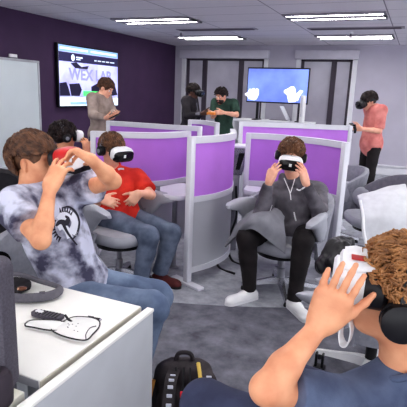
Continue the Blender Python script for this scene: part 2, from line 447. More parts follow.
# ------------------------------------------------------------------ curved screens
def screen(pts, ztop, zmid, zbot, label, foot=True, posts=(1, 1), group=None, feet=(1, 0)):
    path = catmull(pts, 8); c = sum(path) / len(path)
    t = empty('desk_screen', (c[0], c[1], 0), label, 'partition', group)
    loc = [p - c[:2] if len(c) > 2 else p - c for p in [q[:2] for q in path]]
    MB().sweep(loc, ztop - .055, ztop, .05).build('top_rail', M_frame, t)
    MB().sweep(loc, zmid, ztop - .055, .025).build('fabric_panel', M_purple, t)
    MB().sweep(loc, zmid - .05, zmid, .045).build('middle_rail', M_frame, t)
    MB().sweep(loc, zbot + .05, zmid - .05, .025).build('lower_panel', M_panel, t)
    MB().sweep(loc, zbot, zbot + .05, .045).build('bottom_rail', M_frame, t)
    for e, on in ((0, posts[0]), (-1, posts[1])):
        if not on: continue
        p = loc[e]; q = loc[1 if e == 0 else -2]; d = nrm(q - p); R = np.array([[d[0], -d[1], 0], [d[1], d[0], 0], [0, 0, 1]])
        po = MB().box((*p, (ztop + .02) / 2), (.05, .06, ztop - .02), .008, R=R).build('post', M_frame, t)
        if feet[0 if e == 0 else 1]:
            MB().box((*p, .012), (.07, .36, .024), .006, R=R).build('foot', M_frame, po)
        else: MB().lathe((*p, 0), [(.03, 0), (.03, .02)], 12).build('glide', M_frame, po)
    return t
def xy(px, py, d): p = P(px, py, d); return V(p[0], p[1])
A0, A1, A2, A3 = xy(94, 180, 4.45), xy(125, 180, 4.47), xy(160, 180, 4.55), xy(188, 180, 4.85)
screen([A0, A1, A2, A3], 1.22, .765, .12, 'wide purple screen directly behind the man in the red shirt', posts=(1, 0), feet=(1, 0), group=None)
B0 = Z(187, 284, 0)[:2]; B3 = Z(222, 246, 0)[:2]; m = (B0 + B3) / 2; out = nrm(V(1, -.25))
BP = [B0, B0 * .72 + B3 * .28 + out * .15, B0 * .40 + B3 * .60 + out * .2, B3 + out * .06]
screen(BP, 1.255, .765, .1, 'convex purple and grey screen bulging between red-shirt man and grey-jacket man', posts=(1, 0))
C0, C1, C2, C3 = xy(246, 180, 4.72), xy(272, 180, 4.68), xy(310, 180, 4.42), xy(341, 190, 4.12)
screen([C0, C1, C2, C3], 1.235, .77, .12, 'wide purple screen directly behind the man in the grey jacket', feet=(1, 1))
screen([xy(109, 125, 5.6), xy(140, 125, 5.45), xy(175, 125, 5.3), xy(200, 125, 5.25)], 1.235, .78, .12, 'screen showing only a thin top edge behind the red-shirt man\'s screen', posts=(1, 1))
screen([xy(190, 125, 6.3), xy(203, 125, 6.25), xy(217, 125, 5.9)], 1.245, .78, .12, 'small purple screen in front of the two chatting men', posts=(1, 1))
screen([xy(241, 125, 5.75), xy(265, 125, 5.75), xy(310, 125, 5.75), xy(350, 130, 5.75)], 1.275, .78, .12, 'purple screen peeking out on both sides behind the grey-jacket man\'s screen', posts=(1, 1), feet=(0, 1))

# ------------------------------------------------------------------ work surfaces by the screens
def worktop(name, pts, z, th, legs, label):
    c = sum(V(*p[:2]) for p in pts) / len(pts); t = empty(name, (c[0], c[1], 0), label, 'table')
    ring = [V(*p[:2]) - c for p in catmull(list(pts) + [pts[0]], 6)[:-1]]
    MB().rings([[(*(p * .98), z - th) for p in ring], [(*p, z - th + .008) for p in ring], [(*p, z - .008) for p in ring], [(*(p * .98), z) for p in ring]]).build('tabletop', M_top, t)
    for l in legs:
        q = V(*l[:2]) - c
        lg = MB().cyl((*q, 0.01), (*q, z - th), .025).build('leg', M_steel, t)
        MB().lathe((*q, 0), [(.05, 0), (.05, .012), (.02, .02)], 16).build('base', M_steel, lg)
    return t
worktop('side_table', [xy(160, 180, 4.40), xy(185, 176, 4.60), xy(187, 180, 4.05), xy(163, 180, 4.06)], .735, .04, [xy(175, 200, 4.3)], 'pale worktop in front of the purple screen, beside the red-shirt man\'s chair')
worktop('side_table', [xy(246, 184, 4.62), xy(292, 184, 4.48), xy(290, 190, 4.34), xy(264, 190, 4.3), xy(245, 188, 4.4)], .735, .04, [xy(253, 200, 4.48), xy(285, 200, 4.42)], 'rounded pale worktop against the screen, left of the grey-jacket man')

# silver power column with two dark vents
cp = Z(229, 232, 0); cp = P(230, 200, 4.95); cp[2] = 0
t = empty('power_column', cp, 'silver square column with two slanted dark vents standing between the two screens', 'column')
R45 = np.array([[cos(.4), -sin(.4), 0], [sin(.4), cos(.4), 0], [0, 0, 1]])
MB().box((0, 0, .42), (.17, .17, .84), .012, R=R45).build('pillar', M_steel, t)
sec = lambda s, z: [R45 @ V(x * s, y * s, z) for x, y in ((-1, -1), (1, -1), (1, 1), (-1, 1))]
MB().rings([sec(.1, .8), sec(.15, 1.02), sec(.155, 1.08)]).build('flared_head', M_alu, t, False)
MB().rings([sec(.15, 1.08), sec(.15, 1.095)]).build('cap', M_frame, t, False)
for sx in (-1, 1):
    vb = MB(); a, b = (.05, .0), (.1, .0)
    vb.rings([[R45 @ V(sx * .035, -.112, .86), R45 @ V(sx * .075, -.112, .86), R45 @ V(sx * .115, -.149, 1.03), R45 @ V(sx * .06, -.149, 1.03)],
              [R45 @ V(sx * .035, -.122, .86), R45 @ V(sx * .075, -.122, .86), R45 @ V(sx * .115, -.158, 1.03), R45 @ V(sx * .06, -.158, 1.03)]])
    vb.build('vent', M_black, t, False)

# cables hanging at the foot of the column
for k, (a, l) in enumerate((((222, 205, 4.5), 'black cable hanging beside the convex screen, nearest it'), ((235, 205, 4.7), 'second black cable hanging behind the grey-jacket man\'s chair'))):
    p0 = P(*a); p0[2] = .72; pts = catmull([p0, p0 + V(.02, 0, -.3), p0 + V(-.03, -.05, -.55), V(p0[0] + .05, p0[1] - .15, .012), V(p0[0] + .25, p0[1] - .25, .012)], 8)
    o = MB().tube([q - V(p0[0], p0[1], 0) for q in pts], .011).build('power_cable', M_black); o.location = (p0[0], p0[1], 0); tag(o, l, 'cable', 'hanging cables')

# ------------------------------------------------------------------ tub chairs
def tub_chair(loc, face, label, shell=None, base='grey', group='grey tub chairs', scale=1.0, nlegs=4, legrot=.6, seat_mat=None, backtop=.86, armlow=0.0):
    """face = direction (world x,y) the sitter looks to"""
    rot = atan2(face[1], face[0]) - pi / 2
    t = empty('tub_chair', (loc[0], loc[1], 0), label, 'chair', group, rot)
    sm = shell or M_chair
    # seat: soft superellipse cushion
    rings = []
    for z, s in ((.375, .80), (.39, .93), (.42, 1.0), (.455, 1.0), (.478, .94), (.487, .80), (.49, .5)):
        ring = []
        for k in range(32):
            a = 2 * pi * k / 32; c_, s_ = cos(a), sin(a); e = 2 / 3.2
            ring.append((.265 * s * np.sign(c_) * abs(c_) ** e, .03 + .265 * s * np.sign(s_) * abs(s_) ** e, z))
        rings.append(ring)
    MB().rings(rings).build('seat', seat_mat or M_pad, t)
    MB().rings([[(.2 * cos(2 * pi * k / 24), .02 + .2 * sin(2 * pi * k / 24), z) for k in range(24)] for z in (.335, .376)]).build('seat_pan', M_black, t)
    # wrap-around back: U plan
    pl = []
    for k in range(33):
        a = pi + pi * k / 32; pl.append(V(.325 * cos(a), .02 + .32 * sin(a) * 1.0))
    u = np.linspace(-1, 1, 33)
    ztop = [backtop - (.125 + armlow) * abs(x) ** 2.2 for x in u]; zlow = [.36 + .0 * abs(x) for x in u]
    rings = []
    for i, p in enumerate(pl):
        tg = nrm(pl[min(i + 1, 32)] - pl[max(i - 1, 0)]); nn = V(tg[1], -tg[0])   # outward
        prof = []
        zl, zt = zlow[i], ztop[i]
        for (o_, f_) in ((-.02, 0.0), (.02, 0.0), (.028, .3), (.045, .7), (.06, .93), (.055, .985), (.035, 1.0), (.012, .985), (.0, .93), (-.018, .6), (-.025, .25)):
            prof.append((*(p + nn * o_), zl + (zt - zl) * f_))
        rings.append(prof)
    MB().rings(rings).build('backrest', sm, t)
    # arms: wing shaped, cantilevered forward
    for sx in (-1, 1):
        rings = []
        for y, w_, zt, zb, ox in ((-.08, .03, .735, .44, .325), (.0, .042, .75, .47, .338), (.09, .050, .752, .56, .355), (.17, .054, .742, .645, .368), (.25, .05, .722, .665, .376), (.285, .026, .702, .675, .378)):
            zt -= armlow; zb = max(.36, zb - armlow)
            ring = []
            for k in range(16):
                a = 2 * pi * k / 16; c_, s_ = cos(a), sin(a); zc = (zt + zb) / 2; hz = (zt - zb) / 2
                wk = w_ * (.55 + .45 * (s_ * .5 + .5))
                ring.append((sx * (ox + .012 * s_) + wk * np.sign(c_) * abs(c_) ** .7, y, zc + hz * np.sign(s_) * abs(s_) ** .7))
            rings.append(ring)
        arm = MB().rings(rings).build('armrest', M_pad, t)
        MB().rings([[(sx * .315, -.05, .34), (sx * .345, -.05, .34), (sx * .345, .02, .34), (sx * .315, .02, .34)],
                    [(sx * .325, -.06, .52), (sx * .355, -.06, .52), (sx * .36, .1, .52), (sx * .33, .1, .52)]]).build('arm_support', sm, t)
    bm_ = M_alu if base == 'grey' else M_white_pl
    MB().lathe((0, 0, 0), [(.032, .06), (.032, .2), (.022, .205), (.022, .34)], 20).build('column', M_steel if base == 'grey' else M_black, t)
    for k in range(nlegs):
        a = legrot + 2 * pi * k / nlegs - rot; d = V(cos(a), sin(a), 0); n_ = V(-sin(a), cos(a), 0)
        rs = []
        for r_, hw, z0, z1 in ((.0, .03, .065, .125), (.08, .026, .065, .115), (.2, .021, .05, .085), (.31, .017, .035, .06), (.33, .012, .037, .055)):
            rs.append([d * r_ - n_ * hw + UZ * z0, d * r_ + n_ * hw + UZ * z0, d * r_ + n_ * hw * .7 + UZ * z1, d * r_ - n_ * hw * .7 + UZ * z1])
        lg = MB().rings(rs).build('leg', bm_, t)
        MB().lathe(d * .31, [(.02, 0), (.022, .01), (.015, .036)], 12).build('glide', M_black, lg)
    return t

# ------------------------------------------------------------------ white desk in the left foreground
DZ = .74
t = empty('desk', (-1.65, 1.26, 0), 'white desk in the left foreground carrying the charcoal headset', 'desk')
MB().box((-.0, 0, DZ - .015), (1.43, .58, .03), .003).build('desktop', M_white_lam, t)
MB().box((.716, 0, DZ - .017), (.006, .578, .027), .002).build('edge_band', M_cream, t)
MB().box((.0, -.289, DZ - .017), (1.42, .006, .027), .002).build('edge_band', mat('grey_edge', rgb(170, 170, 178), .5), t)
for sx in (-.66, .60):
    MB().box((sx, 0, DZ / 2 - .015), (.05, .5, DZ - .03), .006).build('leg', M_desk_side, t)
t = empty('desk_end_panel', (-.885, 1.0, 0), 'tall white-edged grey end panel closing the right side of the desks', 'panel')
MB().box((0, .06, .37), (.026, .96, .728), .002).build('panel_board', M_desk_side, t, False)
MB().box((0, .06, .741), (.032, .966, .014), .003).build('top_edge', M_white_lam, t)
t = empty('desk', (-1.65, .66, 0), 'second desk at the bottom left corner of the photo, cream top', 'desk')
MB().box((-.0, 0, DZ - .015), (1.43, .50, .03), .003).build('desktop', mat('cream_laminate', rgb(236, 235, 222), .4, var=.02), t)
for sx in (-.66, .60): MB().box((sx, 0, DZ / 2 - .015), (.05, .42, DZ - .03), .006).build('leg', M_desk_side, t)

# tall dark screen back and small dark speaker on the near desk
c0 = Z(24, 393, DZ); dxy = nrm(V(-1, .28)); 
bx = V(c0[0] - .012, c0[1] - .08)
t = empty('computer_monitor', (bx[0] - .19, bx[1] + .03, DZ), 'tall charcoal textured monitor back cut off by the left edge of the photo', 'monitor')
ml = MB(); pts = []
def rr(w_, h_, r_, n=6):
    o = []
    for cx, cy, a0 in ((w_ / 2 - r_, h_ / 2 - r_, 0), (-w_ / 2 + r_, h_ / 2 - r_, pi / 2), (-w_ / 2 + r_, -h_ / 2 + r_, pi), (w_ / 2 - r_, -h_ / 2 + r_, 1.5 * pi)):
        for k in range(n + 1): a = a0 + pi / 2 * k / n; o.append((cx + r_ * cos(a), cy + r_ * sin(a)))
    return o
hM = .40
for dy, s in ((-.035, .9), (-.03, .97), (-.015, 1), (.02, 1), (.03, .985)):
    ml.add([], []) if False else None
    pts.append([(x * s, dy, .004 + hM / 2 + z * s) for x, z in rr(.36, hM, .03)])
ml.rings(pts); Rm = np.array([[.97, -.24, 0], [.24, .97, 0], [0, 0, 1]]); ml.xf(Rm); ml.build('monitor_back', M_charcoal, t)
mb2 = MB(); mb2.rings([[(x * s, .031, .022 + hM / 2 + z * s) for x, z in rr(.345, hM - .02, .025)] for s in (1, .99)]).xf(Rm, (0, .0, 0)); mb2.build('display_panel', M_gloss_black, t)
MB().superloft([(-.04, .10, .012, .012), (.06, .10, .012, .012)], 20, 4).xf(Rm).build('stand_foot', M_charcoal, t)
p = Z(0, 402, DZ)
t = empty('desk_speaker', (p[0] + .005, p[1] - .01, DZ), 'small rounded dark speaker in front of the charcoal monitor, bottom left corner', 'speaker')
MB().lathe((0, 0, 0), [(.033, 0), (.04, .01), (.042, .05), (.04, .085), (.03, .1), (.01, .104)], 24).build('body', mat('dark_plum_plastic', rgb(58, 50, 60), .6, var=.1), t)
MB().lathe((0, 0, .1035), [(.012, 0), (.012, .004), (.008, .005)], 16).build('button', M_black, t)

# charcoal headset lying on the desk: padded loop strap and lens body
p = Z(38, 288, DZ)
t = empty('headset', (p[0], p[1], DZ), 'charcoal padded headset loop lying on the far edge of the white desk', 'headset')
q = lambda px, py, z: Z(px, py, DZ + z) - V(p[0], p[1], DZ)
loop = [q(8, 274, .03), q(22, 275, .03), q(38, 280.5, .03), q(55, 285.5, .028), q(60, 289, .026), q(57, 293, .024), q(46, 296.5, .024), q(30, 298, .024), q(14, 298, .024)]
lp = catmull(loop, 7); rr_ = [.011 + .008 * min(1, max(0, (i - 22) / 14)) for i in range(len(lp))]
MB().tube(lp, rr_, 12).build('padded_strap', mat('grey_foam', rgb(106, 104, 112), .9, var=.1, scale=60, bump=.3), t)
c_ = q(42, 296.5, .024); d_ = nrm(q(46, 296.5, .024) - q(40, 297, .024))
MB().tube([c_ - d_ * .01, c_ + d_ * .012], .0215, 14).build('strap_keeper', M_charcoal, t)
MB().superloft([(-.03, .05, .022, .024), (.03, .055, .026, .028), (.05, .04, .02, .026)], 20).xf(np.eye(3), q(16, 292, 0)).build('lens_housing', M_black_fab, t)
MB().lathe(q(22, 289, .05), [(.018, 0), (.02, .005), (.012, .009)], 16).build('lens', mat('bronze_lens', rgb(150, 110, 90), .15, metal=.6), t)

# black-rimmed clear safety goggles pieces (two clear visors with dark frames) and a pen
def visor(pp, label, name='clear_visor', ribs=None, th=.0028):
    base = Z(*pp[0], DZ); t = empty(name, (base[0], base[1], DZ), label, 'eyewear')
    ring = [Z(a, b, DZ + .012) - V(base[0], base[1], DZ) for a, b in pp]
    rg = catmull(ring + [ring[0]], 6)
    MB().tube(rg, th, 8, cap=False).build('rim', M_black, t)
    sh = MB(); rr_ = rg[:-1]; c = sum(rr_) / len(rr_)
    sh.rings([[r + V(0, 0, -.008) for r in rr_], [r for r in rr_], [c + (r - c) * .6 + V(0, 0, .006) for r in rr_], [c + (r - c) * .2 + V(0, 0, .008) for r in rr_]])
    sh.build('lens', mat('clear_plastic', rgb(244, 244, 242), .12, var=.02, scale=40), t)
    return t
v2 = visor([(62, 322), (74, 317), (90, 317.5), (99, 321), (99, 327), (93, 334), (86, 340), (72, 338.5), (58, 334), (51, 328)], 'clear black-rimmed plastic case with speckles lying on the white desk')
for k in range(9):
    a = Z(72 + rng.uniform(-5, 12), 327 + rng.uniform(-4, 5), DZ + .021) - world_loc(v2)
    MB().lathe(a, [(.0022, 0), (.0018, .001)], 8).build('speckle', M_charcoal, v2)
b0 = world_loc(v2); crease = [Z(86, 339, DZ + .02), Z(86, 334, DZ + .024), Z(90, 328, DZ + .024), Z(96, 326, DZ + .016)]
MB().tube([c - b0 for c in catmull(crease, 6)], .0018, 6).build('crease', M_charcoal, v2)
MB().tube([Z(65, 315, DZ + .03) - b0, Z(68, 319, DZ + .02) - b0, Z(72, 322, DZ + .016) - b0], .0045, 8).build('hinge_arm', M_black, v2)
v1 = visor([(25, 324), (31, 320.5), (45, 320), (60, 321), (66, 323.5), (60, 330), (48, 330), (34, 327.5), (26, 326)], 'clear black-rimmed visor lying left of the speckled case', 'clear_visor')
base = Z(48, 318, DZ)
t = empty('padded_strap', (base[0], base[1], DZ), 'dark grey ribbed padded strap lying across the clear visor', 'strap')
a, b = Z(33, 315.5, DZ) - V(base[0], base[1], DZ), Z(62, 321.5, DZ) - V(base[0], base[1], DZ); dd = nrm(b - a); nn = V(-dd[1], dd[0], 0); L_ = np.linalg.norm(b - a)
MB().rings([[a + dd * L_ * f + nn * .021 * s_ * w_ + UZ * z_ for s_, z_ in ((-1, .006), (1, .006), (1, .020), (-1, .020))] for f, w_ in ((0, .5), (.06, .8), (.3, 1), (.7, 1), (.95, .95), (1, .8))]).build('pad', M_charcoal, t)
for k in range(7):
    f = .2 + k * .11; MB().tube([a + dd * L_ * f + nn * .018 + UZ * .020, a + dd * L_ * f - nn * .018 + UZ * .020], .003, 6).build('rib', M_black, t)
MB().box(a + dd * L_ * .22 + nn * .003 + UZ * .022, (.03, .016, .004), .001).build('buckle', M_white_pl, t)
a, b = Z(88, 317.6, DZ + .006), Z(100, 319.6, DZ + .006); c = (a + b) / 2
t = empty('pen', (c[0], c[1], DZ), 'black capped pen lying behind the speckled clear case', 'pen'); o_ = V(c[0], c[1], DZ)
MB().tube([a - o_, b - o_], .006, 12).build('barrel', M_black, t)
MB().tube([b - o_, b - o_ + (b - a) * .14], [.006, .0015], 12).build('tip', M_alu, t)
MB().tube([a - o_ + UZ * .007, (a + b) / 2 - o_ + UZ * .0075], .0015, 6).build('clip', M_alu, t)

# ------------------------------------------------------------------ left wall: whiteboard and wall screen
xw = XL
def lw(px, py):
    v = P(px, py, 1) - CAM; s = (xw + .04 - CAM[0]) / v[0]; return CAM + v * s
a, b = lw(38, 62), lw(38, 150); yb = a[1]; ztop_ = a[2]; HB = 1.62
t = empty('whiteboard', (xw + .02, yb - 1.2, 0), 'white wall board cut off by the left edge of the photo', 'whiteboard')
M_board = mat('whiteboard_surface', rgb(214, 222, 226), .25, var=.03, scale=2)
MB().box((.012, 0, ztop_ - HB / 2), (.016, 2.4, HB), .002).build('writing_surface', M_board, t)
fr = MB(); 
for zz in (ztop_, ztop_ - HB): fr.box((.016, 0, zz), (.03, 2.44, .035), .004)
for yy in (-1.2, 1.2): fr.box((.016, yy, ztop_ - HB / 2), (.03, .035, HB), .004)
fr.build('frame', mat('board_frame', rgb(186, 188, 194), .4), t)
MB().box((.06, 0, ztop_ - HB - .02), (.09, 1.6, .02), .004).build('marker_tray', M_alu, t)
p = lw(13, 56)
t = empty('board_eraser', (xw + .04, p[1], ztop_ + .018), 'small white eraser resting on top of the whiteboard', 'eraser')
MB().box((0, 0, .03), (.04, .14, .06), .008).build('body', M_white_pl, t); MB().box((0, 0, .008), (.045, .15, .016), .003).build('pad', M_grey_cloth, t)

M_bezel = mat('screen_bezel', rgb(24, 22, 30), .35, var=.1)
tl, tr_, bl = lw(57.5, 43), lw(116.5, 51.6), lw(55, 107.5)
ty0, ty1, tz0, tz1 = (tl[1] + bl[1]) / 2, tr_[1], bl[2], (tl[2] + tr_[2]) / 2
cy, cz, tw, th_ = (ty0 + ty1) / 2, (tz0 + tz1) / 2, ty1 - ty0, tz1 - tz0
t = empty('wall_display', (xw, cy, cz), 'large wall screen showing a web page, on the purple wall', 'television')
MB().box((.05, 0, 0), (.06, tw, th_), .008).build('bezel', M_bezel, t)
MB().box((.01, 0, 0), (.04, tw * .4, th_ * .4), .004).build('wall_mount', M_black, t)
def emis(name, c, s, c2=None, scale=3): return mat(name, c, .4, var=.0, emit=s, col2=c2, scale=scale)
X0 = .0815
def card(mb, y0, y1, z0, z1, x): 
    return mb.box((x, (y0 + y1) / 2, (z0 + z1) / 2), (.002, y1 - y0, z1 - z0))
sw, sh_ = tw - .05, th_ - .05
sc = MB(); card(sc, -sw / 2, sw / 2, -sh_ / 2, sh_ / 2, X0); scr = sc.build('screen', emis('web_page', rgb(204, 208, 248), .75, rgb(168, 166, 226), 2.2), t, False)
def sp(name, y0, y1, z0, z1, m, lay=1): # fractions of the screen, origin top-left
    mb = MB(); card(mb, -sw / 2 + y0 * sw, -sw / 2 + y1 * sw, sh_ / 2 - z1 * sh_, sh_ / 2 - z0 * sh_, X0 + .002 * lay); return mb.build(name, m, scr, False)
E_w = emis('page_white', rgb(226, 240, 255), .9); E_nav = emis('page_navy', rgb(52, 48, 92), .35); E_green = emis('page_green', rgb(88, 222, 120), .8)
E_blk = emis('page_black', rgb(44, 38, 70), .2); E_blue = emis('page_bar', rgb(150, 186, 226), .7)
sp('browser_bar', 0, 1, 0, .10, E_blue); sp('tab_strip', .02, .45, .035, .065, E_w, 2); sp('tab_strip', .5, .97, .035, .065, E_w, 2)
sp('navigation_bar', 0, 1, .11, .26, E_nav)
for y0, y1 in ((.56, .6), (.62, .68), (.70, .75), (.77, .83), (.85, .93)): sp('menu_word', y0, y1, .185, .205, E_w, 2)
sp('site_name', .26, .36, .165, .19, E_w, 2); sp('site_name', .26, .33, .205, .22, E_w, 2)
mb = MB(); mb.rings([[(x, -sw / 2 + .21 * sw + .045 * cos(2 * pi * k / 20), sh_ / 2 - .19 * sh_ + .055 * sin(2 * pi * k / 20)) for k in range(20)] for x in (X0 + .003, X0 + .005)]).build('site_emblem', E_w, scr, False)
sp('page_footer', 0, 1, .86, 1, E_w); sp('footer_box', .15, .55, .93, .98, E_blue, 2)
sp('green_button', .36, .75, .74, .83, E_green, 3)
def blob(name, pts, m, lay): 
    MB().rings([[(X0 + .002 * lay + dx, -sw / 2 + a * sw, sh_ / 2 - b * sh_) for a, b in pts] for dx in (0, .0015)]).build(name, m, scr, False)
blob('photo_figure', [(.0, .62), (.1, .60), (.13, .7), (.16, .83), (0, .83)], E_blk, 2); blob('photo_figure', [(.14, .63), (.3, .61), (.34, .72), (.3, .83), (.17, .83)], E_blk, 2)
blob('photo_figure', [(.5, .66), (.6, .6), (.74, .64), (.78, .76), (.5, .78)], E_blk, 2); blob('photo_figure', [(.17, .28), (.26, .26), (.34, .33), (.46, .3), (.44, .36), (.24, .36)], E_blk, 2)
blob('photo_figure', [(.78, .62), (.93, .58), (.99, .8), (.8, .83)], E_blk, 2)
def letters(txt, size, loc3, R3, m, parent, name='lettering', ext=.001, sx=1.0):
    cu = bpy.data.curves.new(name, 'FONT'); cu.body = txt; cu.size = size; cu.align_x = 'CENTER'; cu.align_y = 'CENTER'; cu.extrude = ext; cu.offset = .008
    o = bpy.data.objects.new(name, cu); COL.objects.link(o); bpy.context.view_layer.update()
    me = bpy.data.meshes.new_from_object(o.evaluated_get(bpy.context.evaluated_depsgraph_get())); bpy.data.objects.remove(o)
    M4 = Matrix.Identity(4)
    for i in range(3):
        for j in range(3): M4[i][j] = R3[i][j] * (sx if j == 0 else 1)
    me.transform(M4); o = bpy.data.objects.new(name, me); COL.objects.link(o); me.materials.append(m); o.parent = parent; o.location = tuple(loc3); return o
E_let = emis('page_lettering', rgb(158, 158, 200), .55)
for txt, yo in (('WEX', -.165), ('LAB', .22)): letters(txt, .27, (X0 + .006, yo * sw, sh_ / 2 - .47 * sh_), [[0, 0, 1], [1, 0, 0], [0, 1, 0]], E_let, scr, 'headline_word', sx=1.1)

# ------------------------------------------------------------------ far display on a white unit, laptop on it
dp = P(281, 100, 9.0); 
def fy(px, py, y): 
    v = P(px, py, 1) - CAM; return CAM + v * (y / v[1])
YT = 9.6
c1, c2, c3 = fy(248.5, 66.5, YT), fy(310.5, 69, YT), fy(250, 101, YT)
tcx, tw2 = (c1[0] + c2[0]) / 2, c2[0] - c1[0]; tz1_, tz0_ = (c1[2] + c2[2]) / 2, (c3[2] + fy(308, 106, YT)[2]) / 2
t = empty('display_screen', (tcx, YT, 0), 'wide blue screen showing two white hands, above the white unit', 'television')
h2 = tz1_ - tz0_
MB().box((0, 0, tz0_ + h2 / 2), (tw2, .06, h2), .008).build('bezel', M_bezel, t)
scr2 = MB().box((0, -.032, tz0_ + h2 / 2), (tw2 - .04, .004, h2 - .05)).build('screen', emis('blue_screen', rgb(140, 166, 238), .62, rgb(92, 108, 198), 1.2), t, False)
uz = fy(280, 121, YT)[2]
for px in (257, 300): 
    x = fy(px, 110, YT)[0] - tcx; MB().box((x, .02, (tz0_ + uz) / 2), (.045, .05, tz0_ - uz), .004).build('leg', M_black, t)
    MB().box((x, .0, uz + .01), (.12, .3, .02), .004).build('foot', M_black, t)
E_hand = emis('screen_hand', rgb(240, 244, 255), .95)
def hand_shape(cx, w_, pts, name='hand_shape'):
    MB().rings([[(cx + a * w_, -.036 - dx, tz0_ + .03 + b * h2) for a, b in pts] for dx in (0, .002)]).build(name, E_hand, scr2, False)
hand_shape(-.40 * tw2, 1.0, [(-.06, .05), (.05, .02), (.1, .06), (.14, .2), (.13, .34), (.08, .36), (.06, .30), (.03, .37), (-.02, .33), (-.06, .35), (-.1, .24), (-.16, .2), (-.15, .16), (-.1, .12)])
hand_shape(.22 * tw2, 1.0, [(-.02, .0), (.12, .02), (.16, .16), (.22, .34), (.2, .36), (.12, .24), (.1, .38), (.06, .45), (.0, .44), (-.06, .38), (-.12, .34), (-.13, .28), (-.06, .2)])
hand_shape(.31 * tw2, .9, [(.0, .05), (.06, .05), (.1, .2), (.16, .33), (.12, .35), (.04, .22)])
# white shelving unit under it
ua, ub = fy(236, 118, YT - .3), fy(309, 122, YT - .3); ux0, ux1 = ua[0] - .1, ub[0]
t = empty('shelf_unit', ((ux0 + ux1) / 2, YT + .05, 0), 'white low unit with open shelves below the blue screen', 'shelf'); hw = (ux1 - ux0) / 2
MB().box((0, 0, uz - .02), (2 * hw, .7, .04), .006).build('worktop', M_white_trim, t)
MB().box((0, 0, uz - .42), (2 * hw - .08, .66, .03), .004).build('shelf', M_white_trim, t)
MB().box((0, .33, (uz - .04) / 2), (2 * hw - .04, .02, uz - .04), .002).build('back_panel', M_dark_frame, t)
for x in (-hw + .03, -hw * .3, hw * .45, hw - .03): MB().box((x, 0, (uz - .04) / 2), (.05, .66, uz - .04), .004).build('upright', M_white_trim, t)
lx = fy(284, 112, YT)[0]
t = empty('laptop', (lx, YT - .12, uz), 'open pale laptop seen from the side on the white unit', 'laptop')
MB().box((-.12, 0, .012), (.5, .3, .022), .006).build('keyboard_base', M_white_pl, t)
R_ = np.array([[cos(.95), 0, -sin(.95)], [0, 1, 0], [sin(.95), 0, cos(.95)]])
MB().box((.05, 0, .17), (.30, .3, .012), .004, R=np.array([[cos(2.1), 0, -sin(2.1)], [0, 1, 0], [sin(2.1), 0, cos(2.1)]])).build('lid', M_white_trim, t)
MB().box((-.06, -.02, .026), (.36, .2, .006), .001).build('keyboard', M_charcoal, t)
bx_ = fy(302, 112, YT)[0]
t = empty('computer_tower', (bx_ + .05, YT - .2, uz), 'slim white box standing at the right end of the white unit', 'computer')
MB().box((0, 0, .26), (.07, .22, .52), .012).build('case', M_white_pl, t); MB().box((0, -.112, .3), (.03, .006, .36), .002).build('front_slot', M_frame, t)
# ------------------------------------------------------------------ chairs
def fl(p): return V(p[0], p[1])
RC = V(-2.30, 3.34); 
red_ch = fl(P(119, 226, 3.97)); grey_ch = fl(P(284, 236, 3.90))
tub_chair(red_ch, RH[:2] * .82 - FH[:2] * .57, 'grey tub chair holding the man in the red shirt', legrot=.3)
tub_chair(grey_ch, V(-.35, -1), 'grey tub chair holding the man in the grey jacket', legrot=radians(-66))
tub_chair(fl(P(377, 212, 4.72)), V(-.9, -.45), 'grey tub chair with a dark back, pale coat over its arm', shell=M_chair_dark, legrot=.5, backtop=.88, armlow=.06)
tub_chair(fl(P(332, 200, 5.37)), V(-.8, -.5), 'grey tub chair mostly hidden behind the purple screen end post, right of grey-jacket man', legrot=.2)
tub_chair(fl(Z(370, 361, .1)), V(-.75, .3), 'grey chair on a white star base behind the curly-haired man\'s headphones', base='white', legrot=radians(167.5), backtop=.7, armlow=.16)
tub_chair(fl(P(62, 260, 2.42)), V(.97, -.15), 'grey tub chair holding the man in the tie-dye shirt', legrot=.2, armlow=.24)
tub_chair(fl(P(58, 200, 4.75)), RH[:2] * .3 + FH[:2] * .9, 'grey tub chair holding the dark-haired person behind the tie-dye man', legrot=.2)
tub_chair(V(.22, 1.2), V(-.75, .5), 'grey tub chair under the curly-haired man in the blue shirt', legrot=.2, armlow=.2)
# empty black office chair by the whiteboard
p = fl(P(2, 200, 3.2)); t = empty('office_chair', (*p, 0), 'black high-backed chair behind the tie-dye man, at the left photo edge', 'chair')
MB().superloft([(-.03, .22, .22, .82), (.0, .24, .24, .82), (.03, .22, .22, .82)], 28, 4).build('backrest', M_black_fab, t)
MB().superloft([(-.5, .2, .03, .47), (-.48, .24, .045, .47), (-.1, .24, .05, .47), (-.06, .22, .035, .47)], 24, 4).build('seat', M_black_fab, t)
MB().box((0, .02, .66), (.08, .03, .4), .01).build('back_bar', M_black, t); MB().cyl((0, -.28, .07), (0, -.28, .44), .03).build('column', M_steel, t)
for k in range(5):
    a = 2 * pi * k / 5; lg = MB().tube([(0, -.28, .09), (.3 * cos(a), -.28 + .3 * sin(a), .06)], [.025, .015]).build('leg', M_black, t)
    MB().cyl((.3 * cos(a), -.28 + .3 * sin(a) - .012, .028), (.3 * cos(a), -.28 + .3 * sin(a) + .012, .028), .028).build('caster', M_black, lg)
